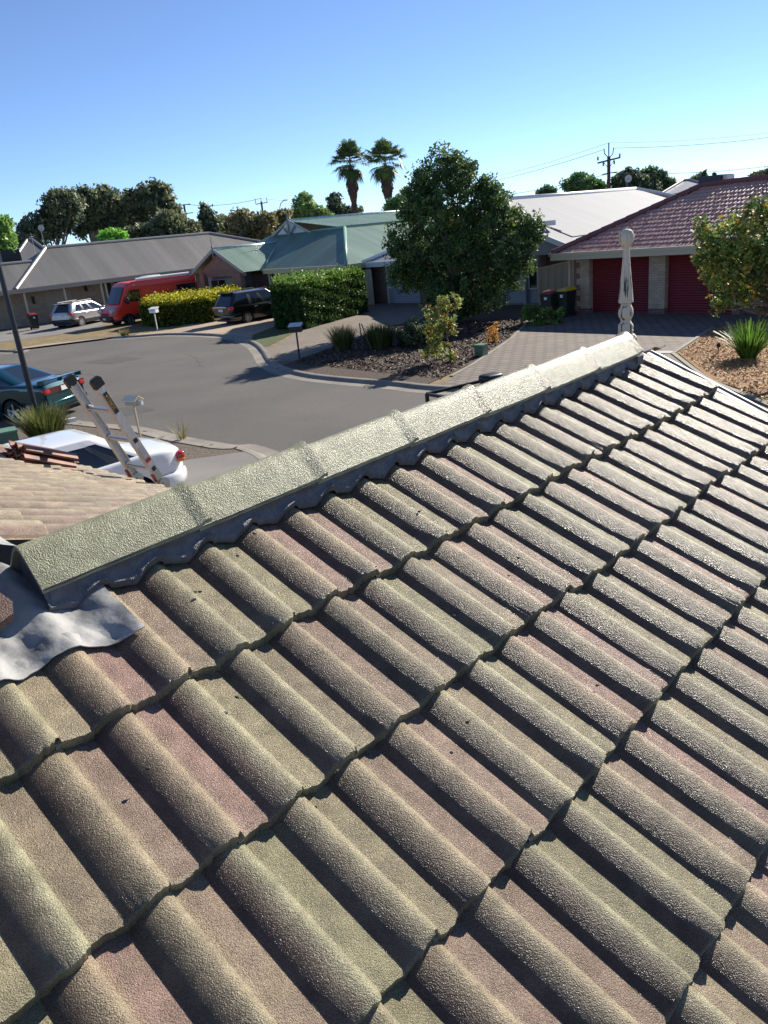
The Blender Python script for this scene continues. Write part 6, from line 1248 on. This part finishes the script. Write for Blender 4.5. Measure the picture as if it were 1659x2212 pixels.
def dish(label, x, y, dist, rad, masth, az):
    p = pt(x, y, dist); t = thing('satellite_dish', label, 'satellite dish', (p[0], p[1], p[2]-masth)); mb = MB(); mb.tube([(0, 0, 0), (0, 0, masth)], .03, 6); obj('mast', mb, M['grey'], t)
    mb = MB(); d = Vector((-p[0], -p[1], 0)).normalized(); d.rotate(mathutils.Euler((0, 0, az))); u = d.cross(Vector((0, 0, 1))); rows = []
    for r, o in ((.02, 0), (rad*.6, .05), (rad, .13)): rows.append([tuple(Vector((0, 0, masth)) + d*(o+.1) + (u*math.cos(a)+Vector((0, 0, 1))*math.sin(a))*r) for a in np.linspace(0, 2*math.pi, 21)[:-1]])
    mb.grid(rows, closed=True); obj('dish', mb, M['offwhite'], t, smooth=True); mb = MB(); mb.bar(Vector((0, 0, masth-.1)), Vector((0, 0, masth))+d*.6, .04); obj('feed_arm', mb, M['grey'], t)
dish('round dish on a tall mast above the far grey roof at the left', 87, 493, 78., .27, 2.3, .3); dish('round dish on a mast behind the pale roof, right of the power pole', 1468, 386, 70., .34, 1.6, .4) if False else dish('round dish on a mast behind the pale roof, right of the power pole', 1355, 386, 74., .30, 2.2, .4)
p = pt(70, 520, 78.); mb = MB(); mb.tube([(0, 0, -1.2), (0, 0, .6)], .025, 5)
for k in range(5): mb.bar((-.5+.05*k, 0, .5-k*.14), (.5-.05*k, 0, .52-k*.14), .02)
mb.bar((0, -.5, .3), (0, .5, .35), .025); o = obj('tv_antenna', mb, M['grey'], None, 'small television antenna left of the dish on the far grey roof', 'antenna'); o.location = tuple(map(float, p))
p = pt(1297+115, 392, 76.)

# ------------------------------------------------------------ debris on the roof
rg = np.random.default_rng(9); M['debris'] = mat('dark_seed_pod', (.03, .022, .018), .8); first = None
for x, y in ((432, 1278), (549, 1152), (664, 1019), (758, 1005), (512, 1506), (728, 1665), (640, 1040), (836, 915), (455, 1235), (1120, 1205), (980, 1330), (1010, 1560), (320, 1660), (1290, 1480), (905, 1105), (340, 1075)):
    d = ray(x, y); q0 = O0 + nm*.022; p = CAM + d*(float((q0-CAM)@nm)/float(d@nm))
    if first is None:
        mb = MB(); rows = []
        for a in np.linspace(-math.pi/2, math.pi/2, 6): rows.append([(.0055*math.cos(a)*math.cos(u)*(1+.3*math.sin(3*u)), .004*math.cos(a)*math.sin(u), .003*math.sin(a)) for u in np.linspace(0, 2*math.pi, 9)[:-1]])
        mb.grid(rows, closed=True); mb.tube([(.004, 0, 0), (.011, .002, .001)], .0008, 5); first = o = obj('seed_pod', mb, M['debris'], None, 'tiny dark seed pod lying on the foreground roof tiles', 'seed pod', 'seed pods scattered on the roof')
    else: o = first.copy(); sc.collection.objects.link(o)
    o.location = tuple(map(float, p)); o.rotation_euler = (rg.uniform(-.4, .4), rg.uniform(-.4, .4), rg.uniform(0, 6)); o.scale = (1, 1, 1)

# ------------------------------------------------------------ pieces that do not touch become parts of their own
def explode(o):
    me = o.data; n = len(me.vertices); par_ = list(range(n))
    def fd(a):
        while par_[a] != a: par_[a] = par_[par_[a]]; a = par_[a]
        return a
    for e in me.edges:
        a, b = fd(e.vertices[0]), fd(e.vertices[1])
        if a != b: par_[a] = b
    isl = {}
    for i in range(n): isl.setdefault(fd(i), []).append(i)
    co = np.empty(n*3); me.vertices.foreach_get('co', co); co = co.reshape(-1, 3); ks = list(isl); bb = [(co[isl[k]].min(0)-.012, co[isl[k]].max(0)+.012) for k in ks]; g = list(range(len(ks)))
    def fg(a):
        while g[a] != a: a = g[a]
        return a
    for i in range(len(ks)):
        for j in range(i): 
            if (bb[i][0] <= bb[j][1]).all() and (bb[j][0] <= bb[i][1]).all(): g[fg(i)] = fg(j)
    grp = {}
    for i, k in enumerate(ks): grp.setdefault(fg(i), []).extend(isl[k])
    if len(grp) < 2: return
    allp = [(tuple(p.vertices), p.material_index, p.use_smooth) for p in me.polygons]
    for vi in list(grp.values()):
        st = {v: q for q, v in enumerate(vi)}; ps = [p for p in allp if p[0][0] in st]; m2 = bpy.data.meshes.new(o.name); m2.from_pydata([tuple(co[v]) for v in vi], [], [tuple(st[v] for v in p[0]) for p in ps])
        for mt in me.materials: m2.materials.append(mt)
        for q, p in zip(m2.polygons, ps): q.material_index = p[1]; q.use_smooth = p[2]
        c = o.copy(); c.data = m2; c.name = o.name.split('.')[0]; sc.collection.objects.link(c)
    bpy.data.objects.remove(o)
for o in [o for o in sc.objects if o.type == 'MESH' and o.parent is not None and not o.children and not o.get('kind') and o.name.split('.')[0] in ('brick_pier', 'pier_base', 'barge_board', 'ridge_end_mortar', 'rail', 'window', 'garage_door', 'rung_end', 'warning_label', 'decal_border', 'gutter', 'gable_wall', 'doorway', 'roof', 'crossarm', 'insulator', 'spoiler', 'door_seam', 'chrome_strip', 'bracket', 'chassis', 'wheel', 'handle', 'ridge_capping', 'window_trim', 'grille')]: explode(o)
